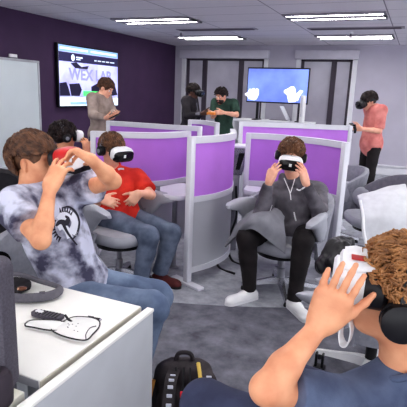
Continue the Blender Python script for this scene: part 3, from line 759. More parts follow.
# ------------------------------------------------------------------ people
def frame(f, u=UZ):
    f = nrm(f); r = nrm(np.cross(f, u)); return r, f, np.cross(r, f)
def skin_mat(name, c, c2): return mat(name, c, .5, col2=c2, scale=16, bump=.08, bscale=220, lo=.25, hi=.7)
M_skin = skin_mat('skin_light', rgb(238, 186, 160), rgb(222, 158, 134)); M_skin_t = skin_mat('skin_warm', rgb(236, 176, 138), rgb(214, 144, 110))
M_skin_d = skin_mat('skin_brown', rgb(110, 78, 66), rgb(88, 60, 52))
M_hair_b = mat('brown_hair', rgb(118, 84, 62), .55, col2=rgb(62, 42, 36), scale=34)
M_hair_d = mat('dark_hair', rgb(58, 44, 42), .5, col2=rgb(34, 26, 28), scale=30)
M_hair_r = mat('chestnut_hair', rgb(128, 90, 64), .55, col2=rgb(78, 52, 40), scale=30)
M_hair_c = mat('golden_brown_curls', rgb(186, 136, 88), .5, col2=rgb(104, 68, 46), scale=26, lo=.3, hi=.7)
M_jean = mat('blue_jeans', rgb(126, 142, 166), .85, col2=rgb(86, 100, 126), scale=7, bump=.35, bscale=260)
M_jean_r = mat('grey_blue_jeans', rgb(116, 126, 146), .85, col2=rgb(82, 92, 112), scale=9, bump=.35, bscale=260)
M_jean_n = mat('navy_jeans', rgb(72, 78, 106), .85, col2=rgb(54, 58, 82), scale=8, bump=.3, bscale=260)
M_blackp = mat('black_trousers', rgb(40, 34, 36), .8, col2=rgb(26, 22, 25), scale=9, bump=.2, bscale=200)
M_red = mat('red_cotton', rgb(228, 62, 44), .8, col2=rgb(190, 40, 32), scale=7, bump=.25, bscale=260)
M_jacket = mat('charcoal_jacket', rgb(112, 108, 116), .6, col2=rgb(66, 62, 70), scale=8, bump=.25, bscale=160)
M_bluet = mat('slate_blue_cotton', rgb(98, 110, 136), .85, col2=rgb(70, 80, 106), scale=9, bump=.35, bscale=220)
M_taupe = mat('taupe_knit', rgb(172, 156, 148), .9, col2=rgb(140, 124, 118), scale=9, bump=.4, bscale=220)
M_hood = mat('black_hoodie', rgb(56, 50, 56), .75, col2=rgb(34, 30, 36), scale=8, bump=.2)
M_green = mat('forest_green_cotton', rgb(60, 88, 76), .85, col2=rgb(42, 64, 56), scale=8, bump=.2)
M_pink = mat('salmon_cotton', rgb(232, 154, 146), .85, col2=rgb(198, 112, 108), scale=7, bump=.2)
M_tie = mat('tie_dye_cotton', rgb(204, 206, 224), .85, col2=rgb(70, 68, 90), scale=8.5, bump=.25, bscale=240, detail=6, lo=.40, hi=.60, stretch=(1, 1, 1.2))
M_shoe_w = mat('white_shoe', rgb(240, 240, 242), .5, var=.03); M_shoe_r = mat('dark_red_shoe', rgb(92, 40, 42), .7, var=.2, scale=20)
M_sole = mat('white_sole', rgb(225, 225, 228), .6, var=.03); M_shoe_k = mat('black_shoe', rgb(36, 33, 36), .5, var=.1)
M_lip = mat('lips', rgb(200, 116, 108), .45, var=.1); M_eye = mat('eye_white', rgb(235, 232, 230), .3, var=.0); M_iris = mat('iris', rgb(58, 42, 34), .2, var=.1)

def torso(s, J, a, k=.06, belly=1.0, wide=1.0, low=0.0):
    p0 = (J['hipL'] + J['hipR']) / 2; c0 = (J['shL'] + J['shR']) / 2; u = nrm(c0 - p0); r = J['shR'] - J['shL']; r = nrm(r - u * (r @ u)); f = np.cross(u, r); L = np.linalg.norm(c0 - p0)
    ax = np.stack([r, f, u])
    s.ell(p0 + u * (L * .70) + f * .005, ax, (.155 * wide + a, .108 + a, .40 * L + a), k)
    s.ell(p0 + u * L * .34 + f * .012 * belly, ax, (.142 * wide + a, .104 * belly + a, .40 * L + a), k)
    s.ell(p0 + u * .02, ax, (.162 * wide + a, .115 + a, .11 + a + low), k)
    i = .035
    s.cone(J['shL'] + r * i, J['shR'] - r * i, .058 + a, .058 + a, .06)
    for q, sg in (('shL', 1), ('shR', -1)): s.cone(J[q] + r * i * sg + u * .01, J['neck'] - u * .02, .045 + a, .045 + a * .6, .04)
    return p0, c0, r, f, u, L
def head_prims(s, c, r, f, u, k=.02, beard=False):
    ax = np.stack([r, f, u])
    s.ell(c - f * .008 + u * .022, ax, (.076, .098, .092), .02)
    s.ell(c + f * .026 - u * .046, ax, (.060, .070, .078), .035)
    s.ell(c + f * .066 - u * .098, ax, (.026, .024, .02), .03)
    s.ell(c + f * .084 + u * .026, ax, (.05, .016, .012), .02)             # brow ridge
    s.cone(c + f * .094 + u * .012, c + f * .112 - u * .03, .009, .0135, .012)   # nose
    for sg in (-1, 1):
        s.ball(c + f * .1 - u * .034 + r * sg * .011, .009, .008)
        s.ell(c + f * .06 - u * .02 + r * sg * .042, ax, (.022, .022, .02), .02)    # cheek
        ea = np.stack([nrm(r * sg - f * .4), nrm(f + r * sg * .4), u])
        s.ell(c + r * sg * .078 - f * .008 - u * .012, ea, (.009, .021, .034), .008); s.ball(c + r * sg * .076 - f * .002 - u * .038, .009, .008)
        s.sub(c + f * .092 + u * .0 + r * sg * .031, ax, (.017, .012, .011), .012)  # eye socket
    s.ell(c + f * .094 - u * .062, ax, (.022, .010, .006), .006); s.ell(c + f * .092 - u * .072, ax, (.019, .010, .007), .006)
def hand_prims(s, w, fd, n, t='L', curl=(.5, .6, .4), sc=1.0, spread=.10, thumb=None, fingers=None, rad=1.0, frad=None, palm=1.0):
    fd = nrm(fd); n = nrm(np.array(n) - fd * (np.array(n) @ fd)); t = np.cross(fd, n) if t == 'R' else np.cross(n, fd)
    off = (.031, .010, -.011, -.030); fwd_ = (.088, .092, .087, .078); ln = (.072, .082, .076, .058)
    tips = []; frad = frad or rad; fwd_ = [q * palm for q in fwd_]
    for i in range(4):
        kn = w + (fd * fwd_[i] + t * off[i]) * sc
        s.cone(w + t * off[i] * .55 * sc + fd * .006, kn, .0175 * sc * rad, .0125 * sc * rad, .018)
        cu = fingers[i] if fingers else curl
        d = nrm(fd + t * spread * (1.5 - i)); p = kn; ang = 0; rr = (.0098, .0090, .0083, .0070)
        for j, fr in enumerate((.45, .3, .25)):
            ang += cu[j]; q = p + (d * cos(ang) + n * sin(ang)) * ln[i] * fr * sc
            s.cone(p, q, rr[j] * sc * frad, rr[j + 1] * sc * frad, .004 if j else .006); p = q
        tips.append(p)
    tb = w + (fd * .022 + t * .022) * sc; th = thumb or (.75, .62, .25)
    d1 = nrm(t * th[0] + fd * th[1] + n * th[2]); p1 = tb + d1 * .042 * sc; d2 = nrm(d1 + fd * .45 + n * .25); p2 = p1 + d2 * .034 * sc; d3 = nrm(d2 + fd * .3 + n * .2); p3 = p2 + d3 * .026 * sc
    s.cone(tb, p1, .0165 * sc * rad, .0125 * sc * rad, .018); s.cone(p1, p2, .0118 * sc * frad, .0105 * sc * frad, .006); s.cone(p2, p3, .0105 * sc * frad, .0082 * sc * frad, .006)
    s.ell(w + (fd * .04 + t * .022 + n * .008) * sc, np.stack([t, fd, n]), (.018 * sc, .034 * sc, .014 * sc), .015)
    s.ell(w + (fd * .045 - t * .022 + n * .007) * sc, np.stack([t, fd, n]), (.014 * sc, .036 * sc, .012 * sc), .015)
    return tips
def body(name, J, hd, label, res, skin, hands=(), base=None, group=None, fat=1.0, armk=1.0):
    s = SDF(res); p0, c0, r, f, u, L = torso(s, J, -.006)
    hr, hf, hu = hd; hc = J['head']
    s.cone(J['neck'] - u * .03, hc - hu * .05 - hf * .018, .060, .056, .03)
    head_prims(s, hc, hr, hf, hu)
    for q in 'LR':
        s.cone(J['sh' + q] , J['el' + q], .046 * armk, .038 * armk, .03)
        m = J['el' + q] * .68 + J['wr' + q] * .32
        s.chain([J['el' + q], m, J['wr' + q]], [.037 * armk, .038 * armk, .025 * armk], .02)
        s.cone(J['hip' + q], J['kne' + q], .072, .05, .04); m = J['kne' + q] * .7 + J['ank' + q] * .3
        s.chain([J['kne' + q], m, J['ank' + q]], [.05, .048, .034], .03)
        s.cone(J['ank' + q] - UZ * .045, J['toe' + q], .03, .02, .02)
    for h in hands: hand_prims(s, **h)
    base = base if base is not None else V(p0[0], p0[1], 0)
    o = sdf_obj('person', s, skin, None, loc=base); tag(o, label, 'person', group); return o
def frange(J, a, b, t): return J[a] + (J[b] - J[a]) * t
def shirt(par, J, m, sleeve=.62, a=.014, wr=.004, name='shirt', long=False, hem=.06, seed=1, res=None, belly=1.0, cuff=.055, wide=1.0, sl=(.066, .064), freq=(13, 13, 13), hood=False, clean=True):
    s = SDF(res or .009); p0, c0, r, f, u, L = torso(s, J, a, belly=belly, wide=wide)
    s.ell(p0 + u * .02, np.stack([r, f, u]), (.175 + a, .125 + a, hem + .05), .05)
    for q in 'LR':
        if long:
            s.cone(J['sh' + q], J['el' + q], sl[0], sl[1] - .006, .04); s.cone(J['el' + q], frange(J, 'el' + q, 'wr' + q, .93), sl[1] - .008, .042, .02, True)
        else:
            e = frange(J, 'sh' + q, 'el' + q, sleeve); d = nrm(J['el' + q] - J['sh' + q])
            s.cone(J['sh' + q], e, sl[0], sl[1], .04, True)
    if hood:
        s.cone(J['neck'] + r * .075 + u * .005 - f * .0, J['neck'] - f * .075 + u * .015, .04, .05, .03); s.cone(J['neck'] - r * .075 + u * .005, J['neck'] - f * .075 + u * .015, .04, .05, .03)
        s.cone(J['neck'] + r * .07, J['neck'] + f * .075 - u * .05, .026, .02, .02); s.cone(J['neck'] - r * .07, J['neck'] + f * .075 - u * .05, .026, .02, .02)
    s.cut(J['neck'] + u * .03, u, .085)
    o = sdf_obj(name, s, m, par, wrinkle=wr, freq=freq, seed=seed)
    # collar band round the neck
    c = J['neck'] - u * .0; hdv = nrm(J['head'] - J['neck']); cr, cf, cu = r, nrm(f - hdv * (f @ hdv)), hdv
    if not hood:
        off = world_loc(par)
        MB().tube([c + cr * .071 * cos(2 * pi * k / 24) + cf * (.071 * sin(2 * pi * k / 24)) + cu * (.006 - .022 * sin(2 * pi * k / 24)) - off for k in range(25)], .009, 8, cap=False).build('collar', m, o)
    return o
def trousers(par, J, m, a=.012, wr=.005, seed=2, res=None, length=1.04, th=(.094, .072), sh_=(.068, .052), name='trousers', freq=(11, 11, 16)):
    s = SDF(res or .009); p0 = (J['hipL'] + J['hipR']) / 2; c0 = (J['shL'] + J['shR']) / 2; u = nrm(c0 - p0); r = J['hipR'] - J['hipL']; r = nrm(r - u * (r @ u)); f = np.cross(u, r)
    s.ell(p0 + u * .01, np.stack([r, f, u]), (.168 + a, .118 + a, .12 + a), .05)
    for q in 'LR':
        s.cone(J['hip' + q], J['kne' + q], th[0], th[1], .05); m_ = frange(J, 'kne' + q, 'ank' + q, .35)
        e = frange(J, 'kne' + q, 'ank' + q, length); d = nrm(J['ank' + q] - J['kne' + q])
        s.cone(J['kne' + q], m_, th[1], sh_[0], .03); s.cone(m_, e, sh_[0], sh_[1], .02, True)
    return sdf_obj(name, s, m, par, wrinkle=wr, freq=freq, seed=seed)
def shoe(par, ank, toe_dir, m, ln=.27, sole=M_sole, laces=True, name='shoe', res=.006, ground=0.0):
    d = np.array(toe_dir, float); d[2] = 0; d = nrm(d); n = V(-d[1], d[0], 0); o_ = V(ank[0], ank[1], ground)
    s = SDF(res); ax = np.stack([d, n, UZ])
    s.cone(o_ - d * .045 + UZ * .04, o_ + d * .05 + UZ * .045, .038, .04, .03); s.cone(o_ + d * .04 + UZ * .045, o_ + d * (ln - .115) + UZ * .032, .04, .036, .03)
    s.ell(o_ + d * (ln - .12) + UZ * .03, ax, (.06, .043, .034), .03); s.cone(o_ - d * .02 + UZ * .06, o_ - d * .012 + UZ * .1, .036, .034, .03)
    s.cut(o_ + UZ * .014, -UZ, .4); s.cut(o_ - d * .01 + UZ * .108, UZ + d * -.25, .08)
    ob = sdf_obj(name, s, m, par, wrinkle=.001, freq=(30, 30, 30)); off = world_loc(ob)
    outl = [(-.085, .0), (-.07, .032), (.0, .04), (.08, .043), (ln - .11, .046), (ln - .075, .03), (ln - .06, 0), (ln - .075, -.03), (ln - .11, -.044), (.08, -.04), (0, -.037), (-.07, -.032)]
    rg = catmull([o_ + d * a + n * b for a, b in outl] + [o_ + d * outl[0][0]], 4)[:-1]
    MB().rings([[p + UZ * z - off for p in rg] for z in (.001, .012, .026)]).build('sole', sole, ob)
    if laces:
        for k in range(4):
            c = o_ + d * (.035 + .026 * k) + UZ * (.094 - .0095 * k); MB().tube([c - n * .026 - UZ * .012 - off, c - off, c + n * .026 - UZ * .012 - off], .0038, 6).build('lace', M_sole if m is not M_shoe_w else M_top, ob)
    return ob
def hair(par, c, fr, m, mode='short', n=500, seed=3, res=.006, vol=.0, name='hair', thick=.0055, front=.42, curl=0, length=.42, side=-.42, crown=(0, -.3, .95), up_=.0, fringe=0.0, fmax=9):
    r, f, u = fr; ax = np.stack([r, f, u]); R_ = random.Random(seed); off = world_loc(par)
    s = SDF(res); C0 = c - f * .012 + u * .026
    s.ell(C0, ax, (.084 + vol, .106 + vol, .101 + vol), .02)
    # open the face and neck
    s.sub(c + f * .13 - u * .055, ax, (.085 + vol, .095, .115 + (.45 - front) * .1), .01)
    s.sub(c + f * .02 - u * .125, ax, (.14, .075, .09), .01); s.cut(c - u * .085, -u, .2)
    if fmax < 1: s.sub(c + f * .15 + u * .05, ax, (.12, .085, .07), .01)
    for sg in (-1, 1): s.sub(c + r * sg * .09 + f * .008 - u * .03, ax, (.035, .034, .05), .008)
    vs, Q = s.mesh(); N = vnormals(vs, Q); vs = vs + N * (vnoise(vs * np.array((40, 40, 18)), seed, 2) * .004)[:, None]
    mb = MB(); mb.add((vs - off), [tuple(q) for q in Q])
    cr = nrm(crown); rad = V(.084 + vol, .106 + vol, .101 + vol); k = 0
    while k < n:
        d = nrm([R_.gauss(0, 1), R_.gauss(0, 1), R_.gauss(0, 1)])
        x, y, z = d
        ok = (z > front) if y > .62 else ((z > .12) if y > .15 else z > side)
        if not ok or y > fmax or (abs(x) > .66 and -.4 < y < .5 and z < .14 and not curl): continue
        k += 1
        pts = []; dd = d.copy(); tw = R_.uniform(0, 6.28); ph = R_.uniform(.7, 1.3); sw = R_.uniform(-.5, .5) if curl else R_.uniform(-.14, .14)
        steps = 8 if curl else 5
        for j in range(steps):
            tq = j / (steps - 1)
            tang = dd - cr * (dd @ cr); tang = nrm(tang - dd * 0 + np.cross(cr, dd) * sw + V(0, fringe, -.15))
            tang = nrm(tang - dd * (tang @ dd))
            lift = .004 + (.012 + up_) * sin(pi * min(1, tq * .8 + .1)) * ph
            q = dd * (rad + lift)
            p = C0 + ax.T @ q
            if curl:
                b = np.cross(dd, tang); a_ = tw + tq * 7.5 * ph
                p = p + (ax.T @ b) * cos(a_) * curl + (ax.T @ dd) * (sin(a_) * curl * .9 + curl * .6)
            pts.append(p - off)
            if not (not curl and abs(dd[0]) > .62 and -.42 < dd[1] < .5 and dd[2] < .16): dd = nrm(dd + tang * length * ph / steps)
            else: dd = nrm(dd + V(0, -.02, -.02))
        mb.tube(pts, [thick * w_ for w_ in ((.7, 1, 1.05, 1.05, 1, .9, .7, .3) if curl else (.6, 1, 1, .75, .2))], 5)
    return mb.build(name, m, par)
def face_bits(par, c, fr, skin_brow):
    r, f, u = fr; off = world_loc(par)
    for sg in (-1, 1):
        e = c + f * .087 + r * sg * .031; ob = MB(); ob.lathe((0, 0, 0), [(.001, -.011), (.008, -.008), (.0115, 0), (.008, .008), (.001, .011)], 12).xf(np.stack([r, u, f]).T, e - off); eye = ob.build('eye', M_eye, par)
        MB().lathe((0, 0, .009), [(.005, 0), (.004, .0025), (.001, .003)], 10).xf(np.stack([r, u, f]).T, e - off - u * .002).build('iris', M_iris, eye)
        MB().tube([c + f * .1 + r * sg * .014 + u * .02 - off, c + f * .1 + r * sg * .032 + u * .026 - off, c + f * .088 + r * sg * .05 + u * .02 - off], [.004, .005, .002], 6).build('eyebrow', skin_brow, par)
    lips(par, c, fr)
def lips(par, c, fr):
    r, f, u = fr; off = world_loc(par)
    mb = MB()
    for dz, rr in ((-.0615, .0048), (-.0715, .006)):
        mb.tube([c + f * (.101 - .010 * abs(k) ** 2 / 4) + r * .010 * k + u * (dz - .0006 * k * k) - off for k in (-2, -1, 0, 1, 2)], [.001, rr * .8, rr, rr * .8, .001], 8)
    mb.build('lips', M_lip, par)
def headset(c, fr, label, shell=M_white_pl, plate=M_gloss_black, foam=M_black, strap=M_black, sc=1.0, tilt=0.0, has_strap=True, logo=True, topstrap=False, name='virtual_reality_headset', foam_d=.03, shell_e=3.2, group='virtual reality headsets', dep=1.0, back=0.0):
    r, f, u = fr; Mx = np.stack([r, f, u]).T * 1.0
    t = empty(name, c, label, 'headset', group)
    MB().superloft([(.066 - back, .078 * sc, .046 * sc, 0), (.078 - back, .088 * sc, .052 * sc, 0), (.07 + foam_d, .086 * sc, .052 * sc, 0)], 32, 2.6).xf(Mx).build('face_cushion', foam, t)
    a = .068 + foam_d
    sh = MB().superloft([(a, .086 * sc, .052 * sc, 0), (a + .012, .098 * sc, .058 * sc, 0), (a + .045 * dep, .102 * sc, .058 * sc, 0), (a + .064 * dep, .098 * sc, .054 * sc, 0), (a + .07 * dep, .088 * sc, .046 * sc, 0)], 36, shell_e).xf(Mx).build('shell', shell, t)
    y = a + .066 * dep
    fp = MB().superloft([(y - .012, .099 * sc, .047 * sc, -.011), (y + .010, .095 * sc, .045 * sc, -.011), (y + .016, .086 * sc, .038 * sc, -.011)], 36, 4).xf(Mx).build('front_plate', plate, t)
    if logo:
        MB().box((0, y + .0165, -.006), (.022 * sc, .003, .026 * sc), .001).xf(Mx).build('emblem', M_white_pl, fp)
    if has_strap:
        pth = []; 
        for k in range(25):
            a_ = -.28 + (pi + .56) * k / 24; pth.append((cos(a_) * .094, -.005 - sin(a_) * .112 + .0, .012 + .02 * max(0, sin(a_))))
        rg = []
        for k, p in enumerate(pth):
            q0 = V(*pth[max(k - 1, 0)]); q1 = V(*pth[min(k + 1, 24)]); tg = nrm(q1 - q0); nn = nrm(np.cross(tg, UZ))
            rg.append([V(*p) + nn * .0025 + UZ * .014, V(*p) + nn * .0025 - UZ * .014, V(*p) - nn * .0025 - UZ * .014, V(*p) - nn * .0025 + UZ * .014])
        MB().rings(rg).xf(Mx).build('strap', strap, t)
    if topstrap:
        rg = []
        for k in range(17):
            a_ = pi * k / 16; y_, z_ = cos(a_) * .112 - .008, sin(a_) * .118 + .022; rg.append([V(-.012, y_, z_), V(.012, y_, z_), V(.012, y_ * 1.03, z_ * 1.03), V(-.012, y_ * 1.03, z_ * 1.03)])
        MB().rings(rg).xf(Mx).build('top_strap', strap, t)
    return t
def headphones(c, fr, label, m=M_black, cup=.042, dz=-.012, dy=-.008, band=.128, tilt=-.2, wide=.097, accent=None):
    r, f, u = fr; Mx = np.stack([r, f, u]).T; t = empty('headphones', c, label, 'headphones', 'headphones')
    rg = []
    for k in range(25):
        a = pi * k / 24; x, z = cos(a) * wide * 1.06, sin(a) * (band - dz) + dz; y = dy + tilt * (z - dz)
        ii = V(cos(a), 0, sin(a)); w_ = .013 + .004 * sin(a)
        rg.append([V(x, y - w_, z), V(x, y + w_, z), V(x, y + w_, z) + ii * .009, V(x, y - w_, z) + ii * .009])
    MB().rings(rg).xf(Mx).build('headband', accent or m, t)
    for sg in (-1, 1):
        Rr = np.array([[0, 0, sg], [1, 0, 0], [0, 1, 0]], float)
        ob = MB().lathe((sg * (wide - .002), dy, dz), [(cup * .6, .006), (cup * .98, .008), (cup, .016), (cup * .96, .026), (cup * .7, .033), (cup * .2, .035)], 24, R=Rr).xf(Mx).build('ear_cup', m, t)
        MB().lathe((sg * (wide - .012), dy, dz), [(cup * .55, -.004), (cup * .95, -.002), (cup * 1.02, .008), (cup * .95, .018), (cup * .6, .02)], 24, R=Rr).xf(Mx).build('ear_cushion', M_black_fab, ob)
        if accent: MB().lathe((sg * (wide - .002), dy, dz), [(cup * .45, .0335), (cup * .42, .037), (cup * .1, .0375)], 20, R=Rr).xf(Mx).build('cap', accent, ob)
    return t

# ---- marks lying on a garment: strokes follow the cloth surface
from mathutils.bvhtree import BVHTree
def surf(o):
    me = o.data; off = Vector(world_loc(o)); return BVHTree.FromPolygons([v.co + off for v in me.vertices], [tuple(p.vertices) for p in me.polygons])
def hit(bvh, px, py):
    d = Vector(P(px, py, 1) - CAM).normalized(); l, n, i, _ = bvh.ray_cast(Vector(CAM), d)
    if l is None: return None
    n = np.array(n); n = n if n @ np.array(d) < 0 else -n
    return np.array(l), n
def stroke(mb, bvh, pts, width, off, th=.0016, taper=None):
    hs = [hit(bvh, *p) for p in catmull([V(*p) for p in pts], 5)]; hs = [h for h in hs if h is not None]
    if len(hs) < 2: return
    rg = []
    for i, (p, n) in enumerate(hs):
        t = nrm(hs[min(i + 1, len(hs) - 1)][0] - hs[max(i - 1, 0)][0]); b = nrm(np.cross(n, t)); w = width * (taper(i / (len(hs) - 1)) if taper else 1)
        rg.append([p - b * w / 2 - n * .004 - off, p + b * w / 2 - n * .004 - off, p + b * w / 2 + n * th - off, p - b * w / 2 + n * th - off])
    mb.rings(rg)
def drape(cols, m, name, label, cat, base, wr=.004, th=.012, n=6, parent=None):
    rows = [catmull(c, n) for c in cols]; grid = [catmull([r[i] for r in rows], n) for i in range(len(rows[0]))]
    G = np.array(grid); h, w = G.shape[:2]
    du = np.gradient(G, axis=0); dv = np.gradient(G, axis=1); N = np.cross(du, dv); N /= np.maximum(np.linalg.norm(N, axis=2), 1e-9)[..., None]
    a = vnoise(G.reshape(-1, 3) * 22, 9, 2).reshape(h, w); G = G + N * (a * wr)[..., None]
    top = (G + N * th / 2).reshape(-1, 3) - np.array(base); bot = (G - N * th / 2).reshape(-1, 3) - np.array(base); nv = h * w; fs = []
    for i in range(h - 1):
        for j in range(w - 1):
            q = (i * w + j, i * w + j + 1, (i + 1) * w + j + 1, (i + 1) * w + j); fs.append(q); fs.append(tuple(x + nv for x in q[::-1]))
    bd = [j for j in range(w)] + [i * w + w - 1 for i in range(1, h)] + [(h - 1) * w + j for j in range(w - 2, -1, -1)] + [i * w for i in range(h - 2, 0, -1)]
    for k in range(len(bd)): a_, b_ = bd[k], bd[(k + 1) % len(bd)]; fs.append((a_, b_, b_ + nv, a_ + nv))
    o = MB().add(np.concatenate([top, bot]), fs).build(name, m, parent)
    if parent is None: o.location = tuple(base); tag(o, label, cat)
    return o
def feet(J, dirs):
    for q in 'LR':
        a = J['ank' + q].copy(); a[2] = .105; J['ank' + q] = a; d = V(dirs[0], dirs[1], 0) if not isinstance(dirs, dict) else dirs[q]; d = nrm(V(d[0], d[1], 0))
        J['toe' + q] = V(a[0], a[1], .04) + d * .13
    return J
def PJ(d, sc=1.0, add=0.0): return {k: P(v[0], v[1], v[2] * sc + add) for k, v in d.items()}
# ---------------------------------------------------------------- man in tie-dye shirt (left foreground)
J = PJ(dict(head=(34, 160, 2.30), neck=(28, 192, 2.29), shR=(13, 208, 2.12), shL=(66, 193, 2.42), elR=(41, 240, 1.93), elL=(113, 181, 2.25), wrR=(50, 188, 2.02), wrL=(92, 160, 2.08),
            hipR=(62, 300, 2.28), hipL=(90, 284, 2.48), kneR=(150, 308, 2.18), kneL=(156, 296, 2.44), ankR=(118, 400, 2.25), ankL=(128, 385, 2.5)))
feet(J, RH)
fr = frame(RH * .95 - FH * .22 + UZ * .05, UZ - RH * .12)
hnds = [dict(w=J['wrR'], fd=P(59, 168, 2.06) - J['wrR'], n=fr[1] * .3 + FH * .9, t='R', fingers=[(.2, .3, .2), (.25, .35, .25), (.35, .45, .3), (.5, .5, .4)], spread=.18, thumb=(.7, .6, .5), sc=1.06),
        dict(w=J['wrL'], fd=P(72, 148, 2.14) - J['wrL'], n=-UZ * .75 - FH * .3 - RH * .3, t='L', curl=(.55, .75, .5), sc=1.0)]
b = body('person', J, fr, 'seated man in grey tie-dye t-shirt raising a headset, left foreground', .0055, M_skin_t, hnds)
sh1 = shirt(b, J, M_tie, sleeve=.62, seed=11, wr=.006, a=.022, res=.007, sl=(.080, .082), freq=(11, 11, 11))
trousers(b, J, M_jean, seed=12, wr=.007, res=.007, th=(.10, .082), sh_=(.078, .066))
for q in 'LR': shoe(b, J['ank' + q], RH, M_shoe_k, laces=False)
hair(b, J['head'], fr, M_hair_b, n=1300, vol=.001, front=.40, fringe=.4, seed=5, length=.75, side=-.55, up_=.004, crown=(0, -.5, .87), thick=.0045)
M_redpl = mat('red_plastic', rgb(196, 44, 44), .35, var=.15)
headset(J['head'] + fr[1] * .05 + fr[2] * .012, fr, 'red and white headset lifted to his face by the tie-dye man', shell=M_redpl, plate=M_white_pl, logo=False, has_strap=False, sc=.9)
bv = surf(sh1); off = world_loc(sh1); M_ink = mat('dark_print_ink', rgb(46, 44, 56), .8, var=.1); M_inkw = mat('pale_print_ink', rgb(222, 224, 236), .8, var=.1)
for pts, w in (([(60, 221), (66, 214), (72, 216), (75, 224), (72, 234)], .045), ([(58, 228), (62, 226), (67, 230), (70, 238)], .03)):
    mb = MB(); stroke(mb, bv, pts, w, off, .0012); mb.build('print_ground', M_inkw, sh1)
mb = MB(); stroke(mb, bv, [(62, 208), (69, 207), (76, 213), (79, 222), (77, 233), (72, 240)], .012, off, .002, lambda t: .35 + .9 * sin(pi * t)); mb.build('print_arc', M_ink, sh1)
mb = MB(); stroke(mb, bv, [(56, 226), (60, 222), (66, 223), (68, 219), (65, 216)], .022, off, .0022, lambda t: .4 + .8 * sin(pi * t)); mb.build('print_bird', M_ink, sh1)
mb = MB(); stroke(mb, bv, [(63, 224), (67, 232), (72, 239), (77, 245)], .016, off, .0022, lambda t: 1 - .7 * t); mb.build('print_tail', M_ink, sh1)
for k in range(8):
    a = 2.0 + k * .22; c = (64, 226); mb = MB(); stroke(mb, bv, [(c[0] + 9 * cos(a), c[1] + 12 * sin(a)), (c[0] + 13.5 * cos(a), c[1] + 18 * sin(a))], .012, off, .002, lambda t: 1 - .8 * t); mb.build('print_ray', M_ink, sh1)
for k in range(6):
    a = -1.9 + k * .2; c = (64, 226); mb = MB(); stroke(mb, bv, [(c[0] + 10 * cos(a), c[1] + 14 * sin(a)), (c[0] + 14 * cos(a), c[1] + 19 * sin(a))], .011, off, .002, lambda t: 1 - .8 * t); mb.build('print_ray', M_ink, sh1)

# ---------------------------------------------------------------- man in red t-shirt
J = PJ(dict(head=(112, 149, 3.55), neck=(112, 166, 3.62), shR=(97, 180, 3.58), shL=(138, 178, 3.66), elR=(90, 212, 3.5), elL=(151, 195, 3.52), wrR=(101, 199, 3.36), wrL=(139, 193, 3.36), hipR=(107, 219, 3.58), hipL=(128, 216, 3.70),
            kneR=(149, 236, 3.36), kneL=(172, 233, 3.56), ankR=(141, 271, 3.40), ankL=(160, 264, 3.58)), 1.12)
feet(J, RH * .9 - FH * .45)
fr = frame(RH * .72 - FH * .66 - UZ * .22)
hnds = [dict(w=J['wrR'], fd=RH * .9 - UZ * .25, n=FH * .8 - UZ * .3, t='R', curl=(.4, .5, .3)), dict(w=J['wrL'], fd=-RH * .6 - UZ * .75 - FH * .1, n=FH * .8 + RH * -.2, t='L', curl=(.4, .5, .4))]
b = body('person', J, fr, 'seated man in bright red t-shirt and grey-blue jeans wearing a headset', .006, M_skin, hnds)
sh2 = shirt(b, J, M_red, sleeve=.74, seed=21, wr=.006, a=.016, sl=(.074, .076))
trousers(b, J, M_jean_r, seed=22, wr=.007, th=(.098, .078), sh_=(.072, .064))
for q in 'LR': shoe(b, J['ank' + q], RH * .9 - FH * .45, M_shoe_r, sole=M_black, laces=False)
hair(b, J['head'], fr, M_hair_r, n=700, vol=.003, seed=6, fringe=.3, thick=.0045)
lips(b, J['head'], fr)
headset(J['head'] + fr[2] * .002, fr, 'white and black headset worn by the man in the red t-shirt')
headphones(J['head'], fr, 'black headphones worn by the man in the red t-shirt', tilt=-.25, accent=M_grey_cloth)
bv = surf(sh2); mb = MB(); stroke(mb, bv, [(118, 169.5), (121, 168.8), (124, 169)], .018, world_loc(sh2)); mb.build('chest_mark', M_inkw, sh2)

# ---------------------------------------------------------------- man in grey jacket
J = PJ(dict(head=(291, 155.5, 3.60), neck=(293, 178, 3.70), shR=(270, 193, 3.72), shL=(318, 192, 3.70), elR=(262, 214, 3.45), elL=(321, 214, 3.42), wrR=(269, 182, 3.36), wrL=(306, 183, 3.32), hipR=(279, 233, 3.72), hipL=(307, 233, 3.70),
            kneR=(247, 237, 3.38), kneL=(303, 242, 3.32), ankR=(250, 281, 3.50), ankL=(295, 291, 3.36)), 1.075)
dR, dL = P(228, 297, 3.6) - P(250, 287, 3.7), P(306, 310, 3.3) - P(294, 292, 3.45); feet(J, dict(R=dR, L=dL))
fr = frame(-FH * .95 - RH * .16 - UZ * .22, UZ + RH * .08)
hnds = [dict(w=J['wrR'], fd=P(276, 166, 3.60) - J['wrR'], n=RH * .8 + FH * .6, t='R', curl=(.2, .3, .2), spread=.12), dict(w=J['wrL'], fd=P(301, 165, 3.53) - J['wrL'], n=-RH * .75 + FH * .65, t='L', curl=(.25, .3, .25), spread=.16)]
b = body('person', J, fr, 'seated man in charcoal zip jacket and black trousers holding his headset', .0055, M_skin, hnds)
jk = shirt(b, J, M_jacket, long=True, seed=31, wr=.009, a=.022, name='jacket', hood=True, sl=(.078, .074), freq=(12, 12, 12), res=.008)
trousers(b, J, M_blackp, seed=32, wr=.005, th=(.098, .078), sh_=(.070, .054), length=1.05)
shoe(b, J['ankR'], dR, M_shoe_w, ln=.29); shoe(b, J['ankL'], dL, M_shoe_w, ln=.29)
hair(b, J['head'], fr, M_hair_r, n=700, vol=.004, seed=7, front=.4, fringe=.2, up_=.006, thick=.0045)
lips(b, J['head'], fr)
headset(J['head'] - fr[2] * .012, fr, 'white and black headset worn by the man in the charcoal jacket', sc=.95)
headphones(J['head'], fr, 'black headphones worn by the man in the charcoal jacket', tilt=-.15, accent=M_white_pl)
bv = surf(jk); off = world_loc(jk)
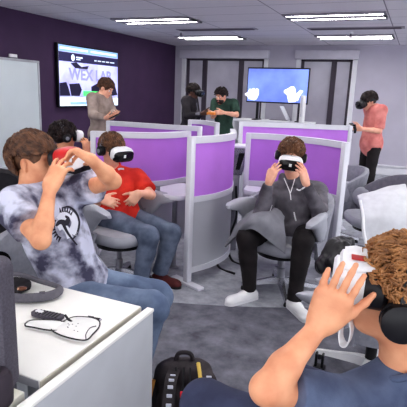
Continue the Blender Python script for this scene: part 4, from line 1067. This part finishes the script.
for nm, pts, w in (('zipper', [(284, 178), (287, 185), (290, 193), (291, 200)], .008), ('zipper', [(295, 178), (293, 185), (290.5, 193)], .007), ('chest_logo', [(296.5, 189), (299, 190.3), (302, 189), (305, 187)], .012), ('pocket_zip', [(294, 212), (295, 217), (296, 221)], .012), ('pocket_zip', [(272, 205), (270, 211)], .008)):
    mb = MB(); stroke(mb, bv, pts, w, off, .002); mb.build(nm, M_white_pl, jk)

# ---------------------------------------------------------------- curly-haired man, right foreground
J = PJ(dict(head=(399, 291, 1.15), neck=(403, 366, 1.19), shL=(360, 410, 1.17), shR=(452, 384, 1.42), elL=(266, 389, 1.03), elR=(440, 430, 1.5), wrL=(321, 324, 1.08), wrR=(400, 330, 1.5), hipL=(400, 480, 1.28), hipR=(430, 440, 1.45),
            kneL=(206, 405, 1.52), kneR=(288, 381, 1.74), ankL=(190, 500, 1.75), ankR=(262, 460, 1.95)))
feet(J, -RH * .7 + FH * .6)
fr = frame(-RH * .96 + FH * .28 + UZ * .03, UZ)
hnds = [dict(w=J['wrL'], fd=P(337, 290, 1.045) - J['wrL'], n=FH * .85 + RH * .5, t='L', fingers=[(.02, .18, .2), (.0, .15, .2), (-.02, .12, .2), (-.05, .12, .15)], spread=.045, thumb=(.6, .75, .45), sc=1.04, rad=.98, frad=.86, palm=.84),
        dict(w=J['wrR'], fd=UZ + RH * .1, n=-FH, t='R', curl=(.4, .5, .4))]
b = body('person', J, fr, 'curly-haired man in slate blue t-shirt seen from behind, right foreground', .0034, M_skin_t, hnds, armk=.88)
shirt(b, J, M_bluet, sleeve=.80, seed=41, wr=.005, a=.02, res=.006, sl=(.070, .064), freq=(14, 14, 14))
trousers(b, J, M_jean_n, seed=42, wr=.004, res=.008, th=(.10, .076), sh_=(.07, .06))
hair(b, J['head'], fr, M_hair_c, n=1700, vol=-.002, seed=8, curl=.008, length=.42, thick=.0028, side=-.5, front=.5, up_=.0, fmax=.60)
lips(b, J['head'], fr)
hs = headset(J['head'] + fr[2] * .012, fr, 'white headset with red mark and black face cushion held by the curly-haired man', foam_d=.018, sc=1.04, logo=False, plate=M_white_pl, has_strap=False, dep=.85, back=.035)
headphones(J['head'] - fr[2] * .012 - fr[1] * .01, fr, 'black headphones worn by the curly-haired man', tilt=-.1, cup=.046, dz=-.02, dy=.01, band=.15, wide=.1)
off = world_loc(hs); Mh = np.stack(fr).T
MB().superloft([(.045, .045, .006, .052), (.065, .07, .010, .055), (.11, .094, .010, .054), (.135, .086, .006, .052)], 28, 3).xf(Mh).build('top_cover', M_white_pl, hs)
MB().superloft([(-.016, .02, .0012, 0), (.016, .02, .0012, 0)], 16, 2.4).xf(Mh, fr[0] * -.03 + fr[1] * .105 + fr[2] * .066).build('red_mark', M_redpl, hs)
MB().box((-.05, .06, .064), (.012, .02, .002), .0005).xf(Mh).build('black_mark', M_black, hs); MB().box((-.062, .045, .063), (.02, .012, .002), .0005).xf(Mh).build('grey_mark', M_grey_cloth, hs)
sp_ = catmull([P(349, 312, 1.18), P(352, 328, 1.19), P(349, 342, 1.2), P(344, 344, 1.21), P(341, 336, 1.22), P(342, 322, 1.23)], 6)
rg = []
for i, p in enumerate(sp_):
    tg = nrm(sp_[min(i + 1, len(sp_) - 1)] - sp_[max(i - 1, 0)]); w_ = nrm(RH * .5 + FH * .85); w_ = nrm(w_ - tg * (w_ @ tg)); nn = np.cross(tg, w_)
    rg.append([p - w_ * .017 - nn * .0015 - off, p + w_ * .017 - nn * .0015 - off, p + w_ * .017 + nn * .0015 - off, p - w_ * .017 + nn * .0015 - off])
st = MB().rings(rg).build('strap', M_white_pl, hs, label='white hanging strap with dark markings')
# ---------------------------------------------------------------- standing people
def stand(bx, by, fdir, h=1.76, head_f=None, lean=0.0):
    f = nrm(V(fdir[0], fdir[1], 0)); r = np.cross(f, UZ); k = h / 1.76; o = V(bx, by, 0)
    p = lambda x, y, z: o + (r * x + f * (y + lean * max(0, z - .9)) + UZ * z) * k
    J = dict(head=p(0, .05, 1.645), neck=p(0, .0, 1.50), shL=p(-.19, 0, 1.44), shR=p(.19, 0, 1.44), elL=p(-.24, 0, 1.15), elR=p(.24, 0, 1.15), wrL=p(-.2, .2, 1.05), wrR=p(.2, .2, 1.05),
             hipL=p(-.095, 0, .93), hipR=p(.095, 0, .93), kneL=p(-.11, .03, .5), kneR=p(.11, .02, .5), ankL=p(-.12, 0, .1), ankR=p(.12, -.01, .1))
    return feet(J, f), f, r
def dress(b, J, f, top, legs, shoe_m, long, seed, sleeve=.6, hood=False, name='shirt', sl=(.07, .066), hem=.1, a=.016):
    o = shirt(b, J, top, long=long, seed=seed, a=a, hood=hood, name=name, sl=sl, sleeve=sleeve, hem=hem, res=.011)
    trousers(b, J, legs, seed=seed + 1, res=.012)
    for q in 'LR': shoe(b, J['ank' + q], f, shoe_m, laces=False, res=.01)
    return o
# man in taupe sweater at the wall screen
bp = P(99, 100, 6.75)
J, f, r = stand(bp[0], bp[1], RH * .9 - FH * .35, 1.78, lean=.02)
J.update(head=P(106, 88, 6.72), neck=P(100.5, 96.5, 6.75), elR=P(93, 115, 6.5), wrR=P(106, 118, 6.35), elL=P(113, 113, 6.9), wrL=P(112, 116, 6.45))
fr = frame(RH * .8 - FH * .35 - UZ * .45)
b = body('person', J, fr, 'standing man in taupe sweater looking down at his phone before the wall screen', .008, M_skin, [dict(w=J['wrR'], fd=RH * .9 - FH * .2 + UZ * .1, n=UZ * .7 + FH * .5, t='R'), dict(w=J['wrL'], fd=RH * .5 - FH * .6 + UZ * .2, n=UZ * .8 - RH * .2, t='L')])
dress(b, J, f, M_taupe, M_jean_n, M_shoe_k, True, 51, name='sweater', sl=(.078, .07), a=.02)
hair(b, J['head'], fr, M_hair_b, n=350, seed=51, fringe=.3, vol=.006); face_bits(b, J['head'], fr, M_hair_b)
c = P(114.5, 116.5, 6.3); t = empty('smartphone', c, 'small dark phone held by the man in the taupe sweater', 'phone')
Rp = np.stack([r, nrm(f + UZ * .5), np.cross(r, nrm(f + UZ * .5))]).T
MB().box((0, 0, 0), (.075, .15, .009), .004).xf(Rp).build('case', M_black, t); MB().box((0, 0, .0052), (.068, .138, .001)).xf(Rp).build('screen', M_gloss_black, t)
# man in black hoodie with headset
bp = P(189, 100, 8.15)
J, f, r = stand(bp[0], bp[1], RH * .92 - FH * .3, 1.77, lean=.03)
J.update(head=P(193.5, 91.5, 8.15), neck=P(189.5, 100, 8.15), elR=P(187, 116, 7.9), wrR=P(202, 113.5, 7.85), elL=P(197, 117, 8.3), wrL=P(204, 112, 8.1))
fr = frame(RH * .9 - FH * .4 - UZ * .2)
b = body('person', J, fr, 'standing man in black leather jacket and black headset below the left window', .008, M_skin_d, [dict(w=J['wrR'], fd=RH * .9 + UZ * .05, n=UZ * .6 + FH * .6, t='R'), dict(w=J['wrL'], fd=RH * .9, n=UZ * .5 - FH * .6, t='L')])
o = dress(b, J, f, M_hood, M_blackp, M_shoe_k, True, 61, name='jacket', hood=True, a=.022, sl=(.08, .07))
hair(b, J['head'], fr, M_hair_d, n=350, seed=61, vol=.004)
bv = surf(o); mb = MB(); stroke(mb, bv, [(196.5, 103), (197.5, 109), (197.5, 115)], .07, world_loc(o), .004); mb.build('grey_undershirt', M_grey_cloth, o)
headset(J['head'] - fr[2] * .0, fr, 'all-black headset worn by the standing man in the black jacket', shell=M_black, logo=False)
# man in green t-shirt
bp = P(225, 100, 8.0)
J, f, r = stand(bp[0], bp[1], -RH * .45 - FH * .88, 1.76, lean=.02)
J.update(head=P(221, 96, 7.92), neck=P(222.5, 104, 8.0), elL=P(236.5, 115, 7.82), wrL=P(223, 112.5, 7.62), elR=P(213, 116.5, 7.95), wrR=P(216, 113, 7.7))
fr = frame(-RH * .5 - FH * .75 - UZ * .22)
b = body('person', J, fr, 'standing bearded man in dark green t-shirt looking at his hands below the left window', .008, M_skin, [dict(w=J['wrL'], fd=-RH * .9 - FH * .2, n=-UZ * .3 + FH * .8, t='L'), dict(w=J['wrR'], fd=-RH * .8 - FH * .3, n=UZ * .6 + RH * .2, t='R')])
dress(b, J, f, M_green, M_jean_n, M_shoe_k, False, 71, sleeve=.8, sl=(.068, .072), a=.012, hem=.14)
hair(b, J['head'], fr, M_hair_d, n=350, seed=71, vol=.004, up_=.006); face_bits(b, J['head'], fr, M_hair_d)
s = SDF(.006); c = J['head']; ax = np.stack(fr); s.ell(c + fr[1] * .036 - fr[2] * .068, ax, (.066, .07, .062)); s.cut(c + fr[1] * .08 - fr[2] * .042, fr[2] - fr[1] * .25, .2); s.sub(c + fr[1] * .118 - fr[2] * .066, ax, (.024, .03, .012)); sdf_obj('beard', s, M_hair_d, b, wrinkle=.003, freq=(80, 80, 80))
c = P(211.5, 113.5, 7.62); t = empty('snack_box', c, 'small orange box held between the men in black and green', 'box')
MB().box((0, 0, 0), (.14, .09, .04), .008).build('box_body', mat('orange_card', rgb(240, 150, 70), .5, var=.1), t); MB().box((0, 0, .022), (.12, .07, .006), .002).build('lid', mat('amber_card', rgb(244, 190, 110), .5), t)
# man in salmon t-shirt
bp = P(374, 120, 6.95)
J, f, r = stand(bp[0], bp[1], -RH * .97 - FH * .2, 1.77, lean=.0)
J.update(head=P(369, 101, 6.92), neck=P(375, 108.5, 6.95), elL=P(379, 131, 6.75), wrL=P(361, 129, 6.62), elR=P(372, 131, 7.2), wrR=P(358, 127.5, 7.0))
fr = frame(-RH * .9 - FH * .12 - UZ * .38)
b = body('person', J, fr, 'standing man in salmon t-shirt and black trousers with headset, facing left by the wall', .008, M_skin, [dict(w=J['wrL'], fd=-RH * .95 + UZ * .1, n=FH * .8 + UZ * .2, t='L', curl=(.9, 1.0, .7)), dict(w=J['wrR'], fd=-RH * .95, n=-FH * .8, t='R', curl=(.9, 1.0, .7))])
dress(b, J, f, M_pink, M_blackp, M_shoe_k, False, 81, sleeve=.90, sl=(.066, .072), a=.02, hem=.15)
hair(b, J['head'], fr, M_hair_d, n=400, seed=81, vol=.005)
headset(J['head'] - fr[2] * .004, fr, 'black headset worn by the man in the salmon t-shirt', shell=M_black, logo=False)
for w_, lb in (('wrL', 'black hand controller in the nearer hand of the man in salmon'), ('wrR', 'black hand controller in the farther hand of the man in salmon')):
    c = J[w_] + f * .085; t = empty('hand_controller', c, lb, 'controller', 'hand controllers')
    MB().tube([(0, 0, -.06), (0, 0, -.01), f * .02 + UZ * .035], [.016, .02, .022], 12).build('grip', M_black, t)
    MB().lathe(f * .03 + UZ * .05, [(.012, -.014), (.03, -.006), (.032, .006), (.02, .012)], 16).build('dial', M_gloss_black, t)
# ---------------------------------------------------------------- dark-haired person behind the tie-dye man
J = PJ(dict(head=(64, 136, 4.2), neck=(64, 152, 4.22), shR=(51, 163, 4.1), shL=(82, 160, 4.35), elR=(60, 185, 4.0), wrR=(75, 180, 3.95), elL=(92, 168, 4.3), wrL=(87, 152, 4.2), hipR=(54, 203, 4.2), hipL=(72, 200, 4.3), kneR=(60, 200, 4.58), kneL=(76, 198, 4.68), ankR=(60, 235, 4.6), ankL=(76, 232, 4.7)), 1.1)
feet(J, RH)
fr = frame(RH * .8 + FH * .55)
b = body('person', J, fr, 'dark-haired person in black seen behind the tie-dye man, one hand raised', .008, M_skin_t, [dict(w=J['wrL'], fd=UZ * .95 - RH * .1, n=FH * .5 - RH * .7, t='L', curl=(.5, .6, .5)), dict(w=J['wrR'], fd=RH, n=-UZ, t='R')])
shirt(b, J, M_hood, seed=91, long=True, res=.011, sl=(.07, .066)); trousers(b, J, M_blackp, seed=92, res=.012)
for q in 'LR': shoe(b, J['ank' + q], RH, M_shoe_k, laces=False, res=.01)
hair(b, J['head'], fr, M_hair_d, n=450, seed=91, vol=.010, curl=.006, thick=.005)
headset(J['head'], fr, 'white headset worn by the dark-haired person behind the tie-dye man')
headphones(J['head'], fr, 'dark headphones worn by the dark-haired person behind the tie-dye man', tilt=-.25, accent=M_grey_cloth)

# ---------------------------------------------------------------- garments and bags
D = lambda pts: [P(*p) for p in pts]
b0 = P(255, 225, 3.7)
drape([D([(225, 247, 3.88), (231, 236, 3.86), (238, 224, 3.86), (247, 214, 3.95)]), D([(238, 235, 3.66), (245, 224, 3.56), (253, 215, 3.62), (261, 209, 3.82)]), D([(252, 229, 3.54), (260, 220, 3.52), (267, 213, 3.62), (274, 208, 3.8)]),
       D([(268, 240, 3.55), (272, 228, 3.54), (276, 219, 3.6), (281, 212, 3.72)]), D([(285, 254, 3.58), (285, 241, 3.58), (284, 228, 3.6), (284, 216, 3.66)])], M_grey_cloth, 'folded_jacket', 'grey spare jacket lying across the right thigh of the man in charcoal', 'jacket', b0, wr=.008, th=.014)
b0 = P(385, 220, 4.25)
ct = drape([D([(357, 198, 4.62), (358, 197, 4.42), (361, 215, 4.20), (362, 232, 4.18), (368, 259, 4.18)]), D([(372, 194, 4.67), (373, 193, 4.42), (375, 213, 4.18), (376, 232, 4.16), (377, 254, 4.16)]), D([(388, 189, 4.67), (390, 188, 4.42), (393, 210, 4.17), (394, 230, 4.14), (394, 250, 4.14)]),
       D([(404, 187, 4.67), (406, 186, 4.42), (411, 210, 4.19), (412, 230, 4.16), (413, 248, 4.16)])], M_white_cloth, 'coat', 'pale grey-white coat draped over the arm of the dark-backed chair', 'coat', b0, wr=.006, th=.016)
bc = world_loc(ct); MB().tube([p - bc for p in catmull(D([(360, 200, 4.2), (363, 216, 4.18), (364, 234, 4.15), (370, 258, 4.15)]), 6)], .014, 8).build('hem_trim', M_white_pl, ct)
b0 = P(338, 256, 2.8)
s = SDF(.008)
for p, q, a, c_ in (((322, 266, 2.78), (334, 248, 2.8), .045, .05), ((334, 246, 2.85), (347, 244, 2.9), .05, .045), ((331, 262, 2.72), (342, 250, 2.75), .035, .045), ((343, 252, 2.75), (352, 266, 2.72), .05, .05), ((350, 262, 2.8), (384, 259, 2.85), .045, .04), ((337, 270, 2.7), (350, 275, 2.7), .04, .05)):
    s.cone(P(*p), P(*q), a, c_, .025)
o = sdf_obj('leather_jacket', s, M_leather, None, wrinkle=.014, freq=(24, 24, 16), seed=4, loc=b0); tag(o, 'crumpled black leather jacket lying on the chair beyond the curly-haired man\'s hand', 'jacket')
# backpack on the floor
bb_ = V(-.835, 1.77, 0); t = empty('backpack', bb_, 'black backpack with yellow piping and red tag standing behind the desk end panel', 'backpack')
Rb = np.stack([RH, FH, UZ]).T
s = SDF(.007); s.ell(bb_ + UZ * .2, np.eye(3), (.01, .01, .01))
for x in (-.08, 0, .08): s.cone(bb_ + RH * x + UZ * .1, bb_ + RH * x * .8 + UZ * .33, .09, .07, .05)
s.cone(bb_ - FH * .09 + UZ * .1 - RH * .06, bb_ - FH * .075 + UZ * .25 - RH * .05, .07, .06, .03); s.cone(bb_ - FH * .09 + UZ * .1 + RH * .06, bb_ - FH * .075 + UZ * .25 + RH * .05, .07, .06, .03); s.cut(bb_ + UZ * .005, -UZ, .4)
M_bag = mat('backpack_nylon', rgb(58, 50, 54), .6, col2=rgb(36, 31, 35), scale=14, bump=.4, bscale=200)
o = sdf_obj('bag_body', s, M_bag, t, wrinkle=.006, freq=(20, 20, 8), seed=3)
L_ = lambda x, y, z: Rb @ V(x * .85, y, z * .93 - .005)
for x0 in (-.06, .14):
    pts = catmull([L_(x0 * .8, -.05, .42), L_(x0 * 1.05, -.12, .40), L_(x0 * 1.15, -.17, .30), L_(x0 * 1.1, -.17, .18), L_(x0, -.15, .08)], 6)
    rg = []
    for i, p in enumerate(pts):
        tg = nrm(pts[min(i + 1, len(pts) - 1)] - pts[max(i - 1, 0)]); w_ = nrm(RH - tg * (RH @ tg)); nn = np.cross(tg, w_); rg.append([p - w_ * .026 - nn * .005, p + w_ * .026 - nn * .005, p + w_ * .026 + nn * .005, p - w_ * .026 + nn * .005])
    sp2 = MB().rings(rg).build('shoulder_strap', M_bag, t)
    for k in range(3, 18, 2):
        p = pts[k]; MB().box(p - FH * .010 + RH * .002, (.024, .006, .016), .002, R=Rb).build('strap_mark', M_inkw, sp2)
M_yel = mat('yellow_piping', rgb(216, 186, 96), .6, var=.1)
MB().tube(catmull([L_(.075, -.03, .445), L_(.09, -.10, .40), L_(.095, -.145, .28), L_(.09, -.16, .12)], 6), .009, 8).build('piping', M_yel, t)
MB().tube(catmull([L_(-.16, -.05, .36), L_(-.18, -.09, .25), L_(-.17, -.12, .12)], 6), .012, 8).build('piping', mat('tan_piping', rgb(196, 140, 70), .6), t)
MB().tube(catmull([L_(-.05, 0, .43), L_(-.03, 0, .475), L_(.03, 0, .475), L_(.05, 0, .43)], 6), .01, 8).build('carry_handle', M_bag, t)
for x in (-.04, 0, .035): MB().tube(catmull([L_(x, -.055, .435), L_(x, -.12, .33), L_(x, -.155, .2)], 6), .004, 6).build('zipper', M_black, t)
MB().box(L_(.01, -.165, .37), (.035, .008, .03), .003, R=Rb).build('tag', mat('red_tag', rgb(214, 44, 60), .6), t)
# small black stand on the carpet
p = Z(319, 369, 0); t = empty('cable_clip', p, 'small black upright clip standing on the dark carpet left of the white star base', 'clip')
MB().box((0, 0, .012), (.07, .06, .024), .006).build('foot', M_black, t)
for x in (-.022, .016): MB().box((x, 0, .06), (.014, .04, .09), .004).build('prong', M_gloss_black, t)
